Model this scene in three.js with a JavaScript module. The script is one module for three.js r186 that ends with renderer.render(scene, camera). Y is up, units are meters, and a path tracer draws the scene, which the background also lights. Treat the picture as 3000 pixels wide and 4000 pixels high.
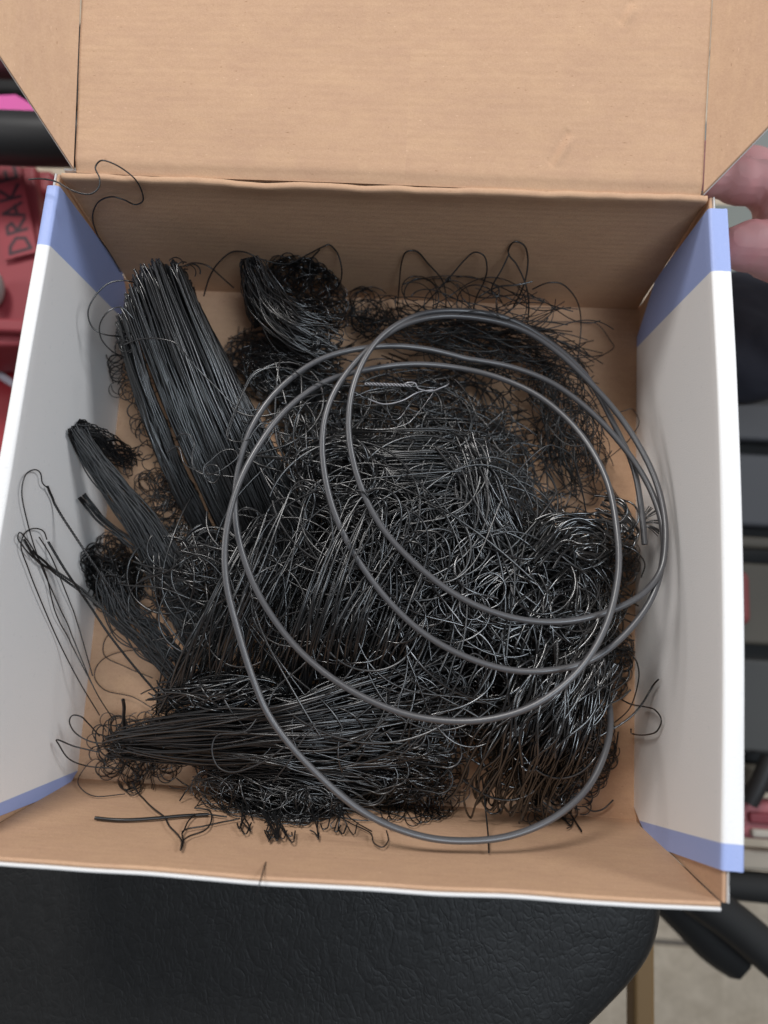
import * as THREE from 'three';
import { RoundedBoxGeometry } from 'three/addons/geometries/RoundedBoxGeometry.js';
import { MarchingCubes } from 'three/addons/objects/MarchingCubes.js';
import { RectAreaLightUniformsLib } from 'three/addons/lights/RectAreaLightUniformsLib.js';
import { ImprovedNoise } from 'three/addons/math/ImprovedNoise.js';
import { mergeGeometries, mergeVertices } from 'three/addons/utils/BufferGeometryUtils.js';

// ---------------------------------------------------------------- camera, light, exposure
const scene = new THREE.Scene();
const camera = new THREE.PerspectiveCamera(73.306, 0.75, 0.02, 20);
const CAM = new THREE.Vector3(0.0217, 0.3853, 0.0541);
{
  const b = new THREE.Vector3(0.0318, 0.9846, 0.1719).normalize();
  const r = new THREE.Vector3(0.998, -0.022, -0.0588).addScaledVector(b, -new THREE.Vector3(0.998, -0.022, -0.0588).dot(b)).normalize();
  const u = new THREE.Vector3().crossVectors(b, r);
  camera.position.copy(CAM);
  camera.quaternion.setFromRotationMatrix(new THREE.Matrix4().makeBasis(r, u, b));
  camera.updateMatrixWorld(true);
}
camera.focus = 0.328;
camera.userData.fStop = 4.6;
const renderer = new THREE.WebGLRenderer({ antialias: true });
renderer.setSize(768, 1024);
renderer.toneMapping = THREE.LinearToneMapping;
renderer.toneMappingExposure = 0.96;
renderer.outputColorSpace = THREE.SRGBColorSpace;
renderer.shadowMap.enabled = true;
RectAreaLightUniformsLib.init();
scene.background = new THREE.Color(0.105, 0.105, 0.112);
function areaLight(name, color, intensity, w, h, pos, target) {
  const l = new THREE.RectAreaLight(color, intensity, w, h);
  l.name = name; l.position.set(...pos); l.lookAt(...target); scene.add(l);
}
areaLight('ceiling_lamp', new THREE.Color(1, 0.975, 0.95), 38, 0.46, 0.4, [-0.45, 1.4, -1.15], [0, 0, 0]);
areaLight('window_light', new THREE.Color(0.95, 0.97, 1), 19, 0.5, 0.55, [1.6, 1.1, -0.9], [0, 0, 0]);
areaLight('window_light_001', new THREE.Color(0.8, 0.9, 1), 14, 0.55, 0.5, [0.55, 1.6, 0.2], [0, 0, 0]);
areaLight('window_light_002', new THREE.Color(1, 0.97, 0.96), 9, 0.55, 0.55, [-1.7, 0.9, -0.3], [0, 0, 0]);

// ---------------------------------------------------------------- helpers
let seed = 12345;
const rnd = () => { seed = (seed + 0x6d2b79f5) | 0; let t = Math.imul(seed ^ (seed >>> 15), 1 | seed); t = (t + Math.imul(t ^ (t >>> 7), 61 | t)) ^ t; return ((t ^ (t >>> 14)) >>> 0) / 4294967296; };
const rr = (a, b) => a + (b - a) * rnd();
const gauss = () => (rnd() + rnd() + rnd() - 1.5) / 0.75;
const V = (x, y, z) => new THREE.Vector3(x, y, z);
const lerp = (a, b, t) => a + (b - a) * t;
const noise = new ImprovedNoise();
const TANV = Math.tan(THREE.MathUtils.degToRad(73.306 / 2));
function ray(px, py) { return V((px - 1500) / 2000 * TANV, -(py - 2000) / 2000 * TANV, -1).applyQuaternion(camera.quaternion); }
// the world point at height y that the lens sees there (photograph pixels, 3000 x 4000)
function at(px, py, y) { const d = ray(px, py); return CAM.clone().addScaledVector(d, (y - CAM.y) / d.y); }
const D = 3000 / 1659;
const P = (x, y, h) => at(x * D, y * D, h);                    // the same from a 1659 x 2212 view
function onPlane(px, py, p0, n) { const d = ray(px, py); return CAM.clone().addScaledVector(d, p0.clone().sub(CAM).dot(n) / d.dot(n)); }
const proj = (p) => { const q = p.clone().project(camera); return [(q.x + 1) * 1500, (1 - q.y) * 2000]; };
const used = {};
function numbered(n) { const k = used[n] = (used[n] ?? -1) + 1; return k ? n + '_' + String(k).padStart(3, '0') : n; }
function tag(o, label, category, group) { o.userData.label = label; o.userData.category = category; if (group) o.userData.group = group; return o; }
function thing(name, label, category, pos, group) { const g = new THREE.Group(); g.name = numbered(name); if (pos) g.position.copy(pos); scene.add(g); return tag(g, label, category, group); }
function mesh(name, geo, mat, parent) {
  const m = new THREE.Mesh(geo, mat); m.castShadow = m.receiveShadow = true;
  if (parent && parent !== scene) { m.name = name; m.position.sub(parent.position); parent.add(m); } else { m.name = numbered(name); scene.add(m); }
  return m;
}
// ---------------------------------------------------------------- wire: tubes swept along curves
function curve(pts, n, closed = false) { const c = new THREE.CatmullRomCurve3(pts, closed, 'centripetal'); return c.getPoints(n); }

function Tub() { this.p = []; this.n = []; this.i = []; }
Tub.prototype.add = function (pts, r, sides = 4, rAt) {
  const t = V(), nrm = V(), bin = V(), prev = V(); let first = true; const base0 = this.p.length / 3;
  for (let k = 0; k < pts.length; k++) {
    t.copy(pts[Math.min(k + 1, pts.length - 1)]).sub(pts[Math.max(k - 1, 0)]); if (t.lengthSq() < 1e-14) t.set(1, 0, 0); t.normalize();
    if (first) { nrm.set(0, 1, 0); if (Math.abs(t.y) > 0.9) nrm.set(1, 0, 0); first = false; } else nrm.copy(prev);
    nrm.addScaledVector(t, -nrm.dot(t)).normalize(); prev.copy(nrm); bin.crossVectors(t, nrm);
    const q = rAt ? r * rAt(k / (pts.length - 1), k) : r, p = pts[k];
    for (let s = 0; s < sides; s++) { const a = s / sides * Math.PI * 2, c = Math.cos(a), d = Math.sin(a), nx = nrm.x * c + bin.x * d, ny = nrm.y * c + bin.y * d, nz = nrm.z * c + bin.z * d; this.p.push(p.x + nx * q, p.y + ny * q, p.z + nz * q); this.n.push(nx, ny, nz); }
    if (k) { const b = base0 + (k - 1) * sides; for (let s = 0; s < sides; s++) { const s1 = (s + 1) % sides; this.i.push(b + s, b + s1, b + sides + s, b + s1, b + sides + s1, b + sides + s); } }
  }
  const cap = (ring, flip) => { for (let s = 1; s < sides - 1; s++) flip ? this.i.push(ring, ring + s, ring + s + 1) : this.i.push(ring, ring + s + 1, ring + s); };
  cap(base0, false); cap(base0 + (pts.length - 1) * sides, true);
  return this;
};
Tub.prototype.geo = function () { const g = new THREE.BufferGeometry(); g.setAttribute('position', new THREE.Float32BufferAttribute(this.p, 3)); g.setAttribute('normal', new THREE.Float32BufferAttribute(this.n, 3)); g.setIndex(this.i); return g; };
// ---------------------------------------------------------------- textures
function fieldTexture(w, h, f, srgb) {
  const d = new Uint8Array(w * h * 4);
  for (let y = 0; y < h; y++) for (let x = 0; x < w; x++) { const c = f(x, y), o = (y * w + x) * 4; for (let k = 0; k < 3; k++) d[o + k] = Math.max(0, Math.min(255, c[k])); d[o + 3] = 255; }
  const t = new THREE.DataTexture(d, w, h); t.wrapS = t.wrapT = THREE.RepeatWrapping; t.magFilter = THREE.LinearFilter; t.minFilter = THREE.LinearMipmapLinearFilter; t.generateMipmaps = true;
  if (srgb) t.colorSpace = THREE.SRGBColorSpace; t.needsUpdate = true; return t;
}
function lattice(n) { const a = new Float32Array(n * n); for (let i = 0; i < n * n; i++) a[i] = rnd(); return (x, y) => { const xi = Math.floor(x), yi = Math.floor(y), fx = x - xi, fy = y - yi, s = (i, j) => a[((j % n + n) % n) * n + ((i % n + n) % n)], u = fx * fx * (3 - 2 * fx), v = fy * fy * (3 - 2 * fy); return lerp(lerp(s(xi, yi), s(xi + 1, yi), u), lerp(s(xi, yi + 1), s(xi + 1, yi + 1), u), v); }; }
const L64 = lattice(64), L256 = lattice(256), L16 = lattice(16);
// kraft paper: fibres, flute streaks along u, dark flecks; one tile is 0.16 m
const KS = 1024;
const flecks = []; for (let i = 0; i < 260; i++) flecks.push([rnd() * KS, rnd() * KS, rr(0.6, 1.7), rr(2, 6), rr(12, 40), rnd() < 0.35 ? 1 : -1]);
function kraftHeight(x, y) { return 0.5 + 0.08 * (L64(x / 16 * 0.25, y / 16 * 2) - 0.5) + 0.12 * (L256(x / 4, y / 4) - 0.5) + 0.14 * (L256(x * 0.5, y * 0.5) - 0.5) + 0.07 * Math.sin(y / KS * Math.PI * 2 * 42) * (0.4 + L16(x / 64, y / 64)); }
const kraftColorData = new Float32Array(KS * KS);
for (const [fx, fy, rx, ry, a, s] of flecks) for (let j = -3; j <= 3; j++) for (let i = -8; i <= 8; i++) { const d = (i / ry) ** 2 + (j / rx) ** 2; if (d < 1) kraftColorData[((fy + j | 0) + KS) % KS * KS + ((fx + i | 0) + KS) % KS] += s * a * (1 - d); }
const kraftMap = fieldTexture(KS, KS, (x, y) => {
  const fib = (L256(x / 4 * 0.5, y / 4) - 0.5) * 3 + (L256(x / 4, y / 4) - 0.5) * 5 + (L256(x * 0.5, y * 0.5) - 0.5) * 6, mot = (L64(x / 32, y / 16) - 0.5) * 5 + (L16(x / 128, y / 64) - 0.5) * 5, st = (L64(x / 128, y / 8) - 0.5) * 3;
  const v = fib + mot + st + kraftColorData[y * KS + x];
  return [197 + v, 159 + v * 1.02, 128 + v * 1.0 - mot * 0.4];
}, true);
const kraftBump = fieldTexture(KS, KS, (x, y) => { const v = 255 * kraftHeight(x, y); return [v, v, v]; });
for (const t of [kraftMap, kraftBump]) t.repeat.set(1 / 0.16, 1 / 0.16);
const kraft = new THREE.MeshStandardMaterial({ map: kraftMap, bumpMap: kraftBump, bumpScale: 0.0002, roughness: 0.85 });
const kraftEar = kraft.clone(); kraftEar.map = kraftMap.clone(); kraftEar.map.rotation = Math.PI / 2; kraftEar.bumpMap = kraftBump.clone(); kraftEar.bumpMap.rotation = Math.PI / 2;
const paperBump = fieldTexture(512, 512, (x, y) => { const v = 128 + (L256(x / 2, y / 2) - 0.5) * 120 + (L256(x * 0.25, y * 0.25) - 0.5) * 60; return [v, v, v]; });
paperBump.repeat.set(1 / 0.06, 1 / 0.06);
const white = new THREE.MeshStandardMaterial({ color: new THREE.Color(0.74, 0.73, 0.72), roughness: 0.55, bumpMap: paperBump, bumpScale: 0.00012 });

// ---------------------------------------------------------------- the box
const H = 0.103;
const boxC = V(0, 0, 0);
const box = thing('cardboard_box', 'open brown cardboard box with white and blue side walls, full of black wire', 'box', boxC);
const F = { bl: at(515, 1125, 0), br: at(2488, 1210, 0), fr: at(2476, 3202, 0), fl: at(300, 3040, 0) };
const R = { bl: at(240, 682, H), br: at(2764, 772, H), fr: at(2815, 3524, H), fl: at(-200, 3331, H) };
// a wall as a patch: u along it, v up, s metres outward
function Patch(a, b, c, d, bow = 0) {
  const n = V().crossVectors(b.clone().sub(a), c.clone().sub(a)).normalize();
  const mid = a.clone().add(b).multiplyScalar(0.5); if (n.dot(mid) < 0) n.negate();
  const f = (u, v, s = 0) => a.clone().multiplyScalar((1 - u) * (1 - v)).addScaledVector(b, u * (1 - v)).addScaledVector(c, (1 - u) * v).addScaledVector(d, u * v).addScaledVector(n, s + bow * Math.sin(Math.PI * Math.min(1, Math.max(0, u))) * v);
  f.n = n; f.len = a.distanceTo(b); f.h = a.distanceTo(c);
  f.inv = (px, py) => { let u = 0.5, v = 0.5; for (let i = 0; i < 40; i++) { const e = 1e-4, p0 = proj(f(u, v)), pu = proj(f(u + e, v)), pv = proj(f(u, v + e)); const a1 = (pu[0] - p0[0]) / e, b1 = (pv[0] - p0[0]) / e, c1 = (pu[1] - p0[1]) / e, d1 = (pv[1] - p0[1]) / e, r0 = px - p0[0], r1 = py - p0[1], det = a1 * d1 - b1 * c1; u += (d1 * r0 - b1 * r1) / det; v += (-c1 * r0 + a1 * r1) / det; } return [u, v]; };
  return f;
}
const wallL = Patch(F.bl, F.fl, R.bl, R.fl, 0.0006), wallR = Patch(F.br, F.fr, R.br, R.fr, 0.0032), wallB = Patch(F.bl, F.br, R.bl, R.br, -0.0006), wallF = Patch(F.fl, F.fr, R.fl, R.fr, 0.001);
// loft: rows of profile points (v, s), columns along u between uL(v) and uR(v)
function loft(patch, prof, uL, uR, nu, uvOf, cap = true, wob) {
  const pos = [], uv = [], idx = [], W = nu + 1;
  prof.forEach(([v, s], i) => { for (let j = 0; j <= nu; j++) { const u = lerp(uL(v), uR(v), j / nu), p = patch(u, v, s); if (wob) wob(p, u, v, s); pos.push(p.x, p.y, p.z); uv.push(...uvOf(u, v, s, i)); } });
  for (let i = 0; i < prof.length - 1; i++) for (let j = 0; j < nu; j++) { const a = i * W + j; idx.push(a, a + 1, a + W, a + 1, a + W + 1, a + W); }
  if (cap) for (const j of [0, nu]) { const o = pos.length / 3; prof.forEach((q, i) => { const k = (i * W + j) * 3; pos.push(pos[k], pos[k + 1], pos[k + 2]); uv.push(uv[(i * W + j) * 2], uv[(i * W + j) * 2 + 1]); }); for (let a = 0, b = prof.length - 1; a < b - 1; a++, b--) { idx.push(o + a, o + a + 1, o + b, o + a + 1, o + b - 1, o + b); } }
  const g = new THREE.BufferGeometry(); g.setAttribute('position', new THREE.Float32BufferAttribute(pos, 3)); g.setAttribute('uv', new THREE.Float32BufferAttribute(uv, 2)); g.setIndex(idx); g.computeVertexNormals(); return g;
}
const slab = (t, top = 1, s0 = 0) => { const r = 0.0007, e = r / H, p = []; for (let i = 0; i <= 10; i++) p.push([top * i / 10 * (1 - e), s0]); p.push([top - e * 0.3, s0 + r * 0.3], [top, s0 + r], [top, s0 + t - r], [top - e * 0.3, s0 + t - r * 0.3], [top - e, s0 + t]); for (let i = 3; i >= 0; i--) p.push([(top - e) * i / 3.001, s0 + t]); return p; };
const metres = (patch, along = true) => (u, v, s) => along ? [u * patch.len, v * patch.h + s] : [v * patch.h + s, u * patch.len];
// floor of the box
{
  const g = new THREE.BufferGeometry(), n = 30, pos = [], uv = [], idx = [];
  for (const y of [0, -0.003]) for (let j = 0; j <= n; j++) for (let i = 0; i <= n; i++) { const a = F.bl.clone().lerp(F.br, i / n), b = F.fl.clone().lerp(F.fr, i / n), p = a.lerp(b, j / n); p.x *= 1.02; p.z *= 1.02; pos.push(p.x, y + (y === 0 ? 0.0004 * noise.noise(p.x * 14, p.z * 14, 1) : 0), p.z); uv.push(p.x + 0.05, p.z + 0.3); }
  const M = (n + 1) * (n + 1); for (let k = 0; k < 2; k++) for (let j = 0; j < n; j++) for (let i = 0; i < n; i++) { const a = k * M + j * (n + 1) + i; if (k) idx.push(a, a + 1, a + n + 1, a + 1, a + n + 2, a + n + 1); else idx.push(a, a + n + 1, a + 1, a + 1, a + n + 1, a + n + 2); }
  g.setAttribute('position', new THREE.Float32BufferAttribute(pos, 3)); g.setAttribute('uv', new THREE.Float32BufferAttribute(uv, 2)); g.setIndex(idx); g.computeVertexNormals();
  mesh('box_floor', g, kraft, box);
}
// front and back walls: kraft inside, white liner outside
const wobF = (p, u, v) => { p.y += v * 0.0009 * noise.noise(u * 9, 3, 1) * (v > 0.9 ? 1 : 0.3); p.z += v * 0.0008 * noise.noise(u * 6, v * 3, 2); };
mesh('front_wall', loft(wallF, slab(0.0018), () => 0, () => 1, 60, metres(wallF), true, wobF), kraft, box);
mesh('front_liner', loft(wallF, slab(0.0016, 1.006, 0.0018), () => -0.002, () => 1.0, 60, metres(wallF), true, wobF), white, box);
const wobB = (p, u, v, s) => { const e = Math.max(0, (v - 0.86) / 0.14); p.z += e * e * (0.0022 + 0.0016 * noise.noise(u * 8, 1, 5) + 0.0006 * noise.noise(u * 26, 1, 5)); p.y += v * 0.0008 * noise.noise(u * 7, 1, 8); };
{
  const pr = []; for (let i = 0; i <= 24; i++) pr.push([0.985 * i / 24, 0]); pr.push([1.0, 0.0008], [1.003, 0.003], [0.99, 0.0034], [0.5, 0.0034], [0, 0.0034]);
  mesh('back_wall', loft(wallB, pr, () => 0, () => 1, 90, metres(wallB), true, wobB), kraft, box);
}
mesh('back_liner', loft(wallB, slab(0.0012, 0.985, 0.0036), () => 0, () => 1, 12, metres(wallB)), white, box);
// side walls: folded white panels printed blue at both ends, over brown corner tabs
function sideWall(name, patch, t, pts, blue) {
  const b = pts.map(([x, y]) => patch.inv(x, y));
  const back = b.slice(0, 3).sort((p, q) => p[1] - q[1]), front = b.slice(3).sort((p, q) => p[1] - q[1]);
  const interp = (a) => (v) => { if (v <= a[0][1]) return a[0][0]; for (let i = 0; i < a.length - 1; i++) if (v <= a[i + 1][1]) return lerp(a[i][0], a[i + 1][0], (v - a[i][1]) / (a[i + 1][1] - a[i][1])); return a[a.length - 1][0]; };
  const B = blue.map(([x, y]) => patch.inv(x, y));
  const c = document.createElement('canvas'); c.width = 1024; c.height = 512; const g = c.getContext('2d');
  g.fillStyle = '#f1efed'; g.fillRect(0, 0, 1024, 512);
  // u maps to x, v to y (v = 0..1.6)
  const X = (u) => u * 1024, Y = (v) => 512 - v / 1.6 * 512;
  const edge = (p, q) => (v) => lerp(p[0], q[0], (v - p[1]) / (q[1] - p[1]));
  const e0 = edge(B[0], B[1]), e1 = edge(B[2], B[3]);
  g.fillStyle = '#9fafe0';
  g.beginPath(); g.moveTo(-60, Y(0)); g.lineTo(X(e0(0)), Y(0)); g.lineTo(X(e0(1)), Y(1)); g.lineTo(X(e0(1)), Y(1.6)); g.lineTo(-60, Y(1.6)); g.fill();
  g.beginPath(); g.moveTo(1100, Y(0)); g.lineTo(X(e1(0)), Y(0)); g.lineTo(X(e1(1)), Y(1)); g.lineTo(X(e1(1)), Y(1.6)); g.lineTo(1100, Y(1.6)); g.fill();
  for (let i = 0; i < 900; i++) { g.fillStyle = rnd() < 0.5 ? 'rgba(255,255,255,0.05)' : 'rgba(70,60,60,0.035)'; g.fillRect(rnd() * 1024, rnd() * 512, rr(1, 5), rr(1, 4)); }
  const tx = new THREE.CanvasTexture(c); tx.colorSpace = THREE.SRGBColorSpace; tx.anisotropy = 8;
  const m = new THREE.MeshStandardMaterial({ map: tx, roughness: 0.5, bumpMap: paperBump.clone(), bumpScale: 0.00012 }); m.bumpMap.repeat.set(5, 3);
  const r = 0.0012, e = r / H, prof = []; for (let i = 0; i <= 22; i++) prof.push([i / 22 * (1 - e), 0]);
  prof.push([1 - e * 0.35, r * 0.35], [1, r]); for (let i = 1; i < 4; i++) prof.push([1, lerp(r, t - r, i / 4)]); prof.push([1, t - r], [1 - e * 0.35, t - r * 0.35], [1 - e, t]); for (let i = 5; i >= 0; i--) prof.push([(1 - e) * i / 5.01, t]);
  mesh(name, loft(patch, prof, interp(back), interp(front), 48, (u, v, s) => [u, (v + (s > 0 ? s * 6 : 0)) / 1.6], true, (p, u, v, s) => { p.y += v * 0.0005 * noise.noise(u * 5, 2, s * 300); }), m, box);
  for (const [u0, u1] of [[-0.004, 0.16], [0.87, 1.002]]) {
    mesh('corner_tab', loft(patch, slab(0.0016, 0.985, 0.0012), () => u0, () => u1, 6, metres(patch, false)), kraft, box);
    mesh('corner_liner', loft(patch, slab(0.0009, 0.99, 0.0029), () => u0, () => u1, 6, metres(patch)), white, box);
  }
}
sideWall('left_wall', wallL, 0.0062, [[507, 1215], [479, 1058], [229, 722], [326, 2975], [258, 3085], [-190, 3262]], [[505, 1272], [203, 967], [280, 3020], [-190, 3215]]);
sideWall('right_wall', wallR, 0.0088, [[2467, 1380], [2560, 1092], [2757, 828], [2450, 3085], [2500, 3213], [2546, 3302], [2814, 3398]], [[2467, 1379], [2770, 1067], [2499, 3206], [2815, 3293]]);

// lid: hinged on the back rim, thrown back nearly flat, with two slanted ears folded up
{
  const tilt = THREE.MathUtils.degToRad(11), dir = V(0, Math.sin(tilt), -Math.cos(tilt)), h0 = at(292, 668, H + 0.001), h1 = at(2742, 764, H + 0.001);
  const ex = h1.clone().sub(h0).normalize(), n = V().crossVectors(ex, dir).normalize(); if (n.y < 0) n.negate();
  const tl = onPlane(318, 0, h0, n), tr = onPlane(2779, 0, h0, n);
  const a = h0, b = h1, c = a.clone().addScaledVector(tl.clone().sub(a), 2.3), d = b.clone().addScaledVector(tr.clone().sub(b), 2.3);
  const T = 0.003, nu = 220, nv = 130, pos = [], uv = [], idx = [];
  const dents = [[2235, 530, 2170, 640, 0.0012], [2480, 20, 2440, 95, 0.0012]].map(([x0, y0, x1, y1, q]) => [onPlane(x0, y0, h0, n), onPlane(x1, y1, h0, n), q]);
  for (const s of [0, -T]) for (let j = 0; j <= nv; j++) for (let i = 0; i <= nu; i++) {
    const v = (j / nv) ** 1.15, u = i / nu, p = a.clone().lerp(b, u).lerp(c.clone().lerp(d, u), v); let o = s + 0.0012 * noise.noise(u * 3, v * 4, 1);
    if (s === 0) { for (const [p0, p1, q] of dents) { const w = p.clone().sub(p0), dd = p1.clone().sub(p0), L = dd.length(), k = w.dot(dd) / L / L; if (k > -0.1 && k < 1.1) { const r = w.addScaledVector(dd, -k).dot(V().crossVectors(dd, n).normalize()) / 0.0016; o += q * Math.exp(-r * r) * Math.sin(Math.PI * (k + 0.1) / 1.2) - 0.6 * q * Math.exp(-(r - 1.4) * (r - 1.4)); } } o -= 0.0016 * Math.max(0, 1 - v / 0.03) ; p.addScaledVector(n, o); } else p.addScaledVector(n, o);
    pos.push(p.x, p.y, p.z); uv.push(u * 0.3, v * 0.2 + s);
  }
  const M = (nu + 1) * (nv + 1); for (let k = 0; k < 2; k++) for (let j = 0; j < nv; j++) for (let i = 0; i < nu; i++) { const q = k * M + j * (nu + 1) + i; k ? idx.push(q, q + nu + 1, q + 1, q + 1, q + nu + 1, q + nu + 2) : idx.push(q, q + 1, q + nu + 1, q + 1, q + nu + 2, q + nu + 1); }
  for (let j = 0; j < nv; j++) for (const i of [0, nu]) { const q = j * (nu + 1) + i; idx.push(q, q + nu + 1, q + M, q + nu + 1, q + nu + 1 + M, q + M); }
  const g = new THREE.BufferGeometry(); g.setAttribute('position', new THREE.Float32BufferAttribute(pos, 3)); g.setAttribute('uv', new THREE.Float32BufferAttribute(uv, 2)); g.setIndex(idx); g.computeVertexNormals();
  const lid = mesh('lid', g, kraft, box);
  // ears
  const fold = THREE.MathUtils.degToRad(28);
  for (const [o, far, sgn, pp, pq] of [[a, c, -1, [272, 642], [0, 214]], [b, d, 1, [2744, 750], [3000, 487]]]) {
    const ax = far.clone().sub(o).normalize(), out = V().crossVectors(ax, n).normalize(); if (out.x * sgn < 0) out.negate();
    const e = out.clone().multiplyScalar(Math.cos(fold)).addScaledVector(n, Math.sin(fold)), en = V().crossVectors(ax, e).normalize(); if (en.y < 0) en.negate();
    const q0 = onPlane(...pp, o, en), q1 = onPlane(...pq, o, en), q2 = q0.clone().addScaledVector(q1.clone().sub(q0), 1.5);
    const pt = [o.clone().addScaledVector(ax, 0.0015), q2, q2.clone().addScaledVector(ax, 0.12), o.clone().addScaledVector(ax, 0.2)].map((p) => p.clone().addScaledVector(e, 0.0006));
    const sh = new THREE.Shape(pt.map((p) => { const w = p.clone().sub(o); return new THREE.Vector2(w.dot(e), w.dot(ax)); }));
    const up = V().crossVectors(e, ax).dot(en) > 0, mk = (t, z0) => { const z = up ? z0 : -z0 - t; const gg = new THREE.ExtrudeGeometry(sh, { depth: t, bevelEnabled: true, bevelSize: 0.0002, bevelThickness: 0.0002, bevelSegments: 1 }); gg.translate(0, 0, z); gg.applyMatrix4(new THREE.Matrix4().makeBasis(e, ax, V().crossVectors(e, ax)).setPosition(o)); return gg; };
    const ear = mesh('lid_ear', mk(0.0016, -0.0018), kraftEar, lid); ear.position.set(0, 0, 0);
    const lin = mesh('ear_liner', mk(0.0008, -0.003), white, lid); lin.position.set(0, 0, 0);
  }
}

// ---------------------------------------------------------------- wire materials
const wire = (c, r, ior = 1.7) => new THREE.MeshPhysicalMaterial({ color: new THREE.Color(c, c * 0.98, c * 1.03), roughness: r, ior });
const cordMat = wire(0.075, 0.34, 1.65), dull = wire(0.01, 0.38, 1.6), plain = wire(0.008, 0.3, 1.9), shiny = wire(0.006, 0.2, 2), soft = wire(0.016, 0.43, 1.6), silver = wire(0.25, 0.25, 1.6);
// wall positions inside the box at height y
function keepIn(p, m = 0.0012) {
  const q = Math.min(1, Math.max(0, p.y / H)), tz = Math.min(1, Math.max(0, (p.z - F.bl.z) / (F.fl.z - F.bl.z)));
  if (p.y < 0.0009) p.y = 0.0009 + 0.0004 * rnd();
  const xl = lerp(lerp(F.bl.x, F.fl.x, tz), lerp(R.bl.x, R.fl.x, tz), q) + m, xr = lerp(lerp(F.br.x, F.fr.x, tz), lerp(R.br.x, R.fr.x, tz), q) - m;
  p.x = Math.max(xl, Math.min(xr, p.x));
  const tx = (p.x - xl) / (xr - xl), zb = lerp(lerp(F.bl.z, F.br.z, tx), lerp(R.bl.z, R.br.z, tx), q) + m, zf = lerp(lerp(F.fl.z, F.fr.z, tx), lerp(R.fl.z, R.fr.z, tx), q) - m;
  p.z = Math.max(zb, Math.min(zf, p.z));
  return p;
}
// control points are [x, y, h]: where a strand passes in the photograph and how high above the floor of the box it lies
const WALLS = { L: wallL, R: wallR, B: wallB, F: wallF };
const tmpV = V();
function lifted(x, y, h) { for (let k = 0; k < 44; k++) { const p = P(x, y, Math.max(h, .001) + k * .0022); if (tmpV.copy(p).distanceTo(keepIn(tmpV)) >= 0 && tmpV.distanceTo(p) < .0004) return p; } return keepIn(P(x, y, h)); }   // a strand that meets a wall leans up against it
function point([x, y, h]) { if (typeof h === 'number') return P(x, y, h); const w = WALLS[h], [u, v] = w.inv(x * D, y * D); return w(u, v, -0.002); }   // 'L', 'R', 'B', 'F': lying against that wall
const line = (a, n, inside = true) => { const c = curve(a.map((q) => inside && typeof q[2] === 'number' ? lifted(...q) : point(q)), n ?? a.length * 6); if (inside) c.forEach((p) => keepIn(p)); return c; };
const mix = (a, b, t) => a.map((x, i) => lerp(x, b[i], t));
function along(path, t) { const f = Math.min(0.9999, Math.max(0, t)) * (path.length - 1), i = Math.floor(f), g = f - i, A = path[Math.max(0, i - 1)], B = path[i], C = path[i + 1], E = path[Math.min(path.length - 1, i + 2)]; return B.map((_, k) => 0.5 * (2 * B[k] + (C[k] - A[k]) * g + (2 * A[k] - 5 * B[k] + 4 * C[k] - E[k]) * g * g + (3 * B[k] - A[k] - 3 * C[k] + E[k]) * g * g * g)); }
// a long springy strand: one smooth curve that opens and closes, dropped with its middle inside an ellipse
function arc(o) {
  const c = Math.cos(o.rot ?? 0), s = Math.sin(o.rot ?? 0); let best, bestOut = 9;
  for (let tries = 0; tries < 30 && bestOut > .04; tries++) {
    let a, b; do { a = rr(-1, 1); b = rr(-1, 1); } while (a * a + b * b > 1);
    const len = o.len * rr(.5, 1.6), n = Math.max(8, Math.round(len / 11)), st = len / n, k0 = gauss() * o.curl * .55, k1 = gauss() * o.curl * .6, ph = rnd() * 6.28, f = rr(.5, 1.4), th0 = o.dir !== undefined ? o.dir + gauss() * (o.spread ?? .5) + (rnd() < .5 ? Math.PI : 0) : rnd() * 6.283, q = []; let th = th0, x = 0, y = 0, mx = 0, my = 0;
    for (let i = 0; i <= n; i++) { q.push([x, y]); mx += x; my += y; th += Math.max(-.045, Math.min(.045, k0 + k1 * Math.sin(ph + f * 6.28 * i / n))) * st; x += Math.cos(th) * st; y += Math.sin(th) * st; }
    const sh = .8, X = o.x + (a * o.rx * c - b * o.ry * s) * sh - mx / (n + 1), Y = o.y + (a * o.rx * s + b * o.ry * c) * sh - my / (n + 1), base = lerp(o.h0, o.h1, Math.sqrt(rnd())), p2 = rnd() * 6.28, w = (o.wave ?? .1) * (o.h1 - o.h0), wf = rr(2, 5); let out = 0;
    const pts = q.map(([u, v], i) => { const dx = X + u - o.x, dy = Y + v - o.y, A = (dx * c + dy * s) / o.rx, B = (-dx * s + dy * c) / o.ry, e = A * A + B * B; if (e > 1.25 || X + u > 1372 || X + u < 195) out++; const dome = .3 + .7 * Math.sqrt(Math.max(0, 1 - Math.min(1, e * .8))); return [X + u, Y + v, Math.max(.001, o.h0 + (base - o.h0) * dome + w * Math.sin(p2 + wf * i / n * 2) * dome)]; });
    out /= n + 1; if (out < bestOut) { bestOut = out; best = pts; }
  }
  return best;
}
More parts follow.
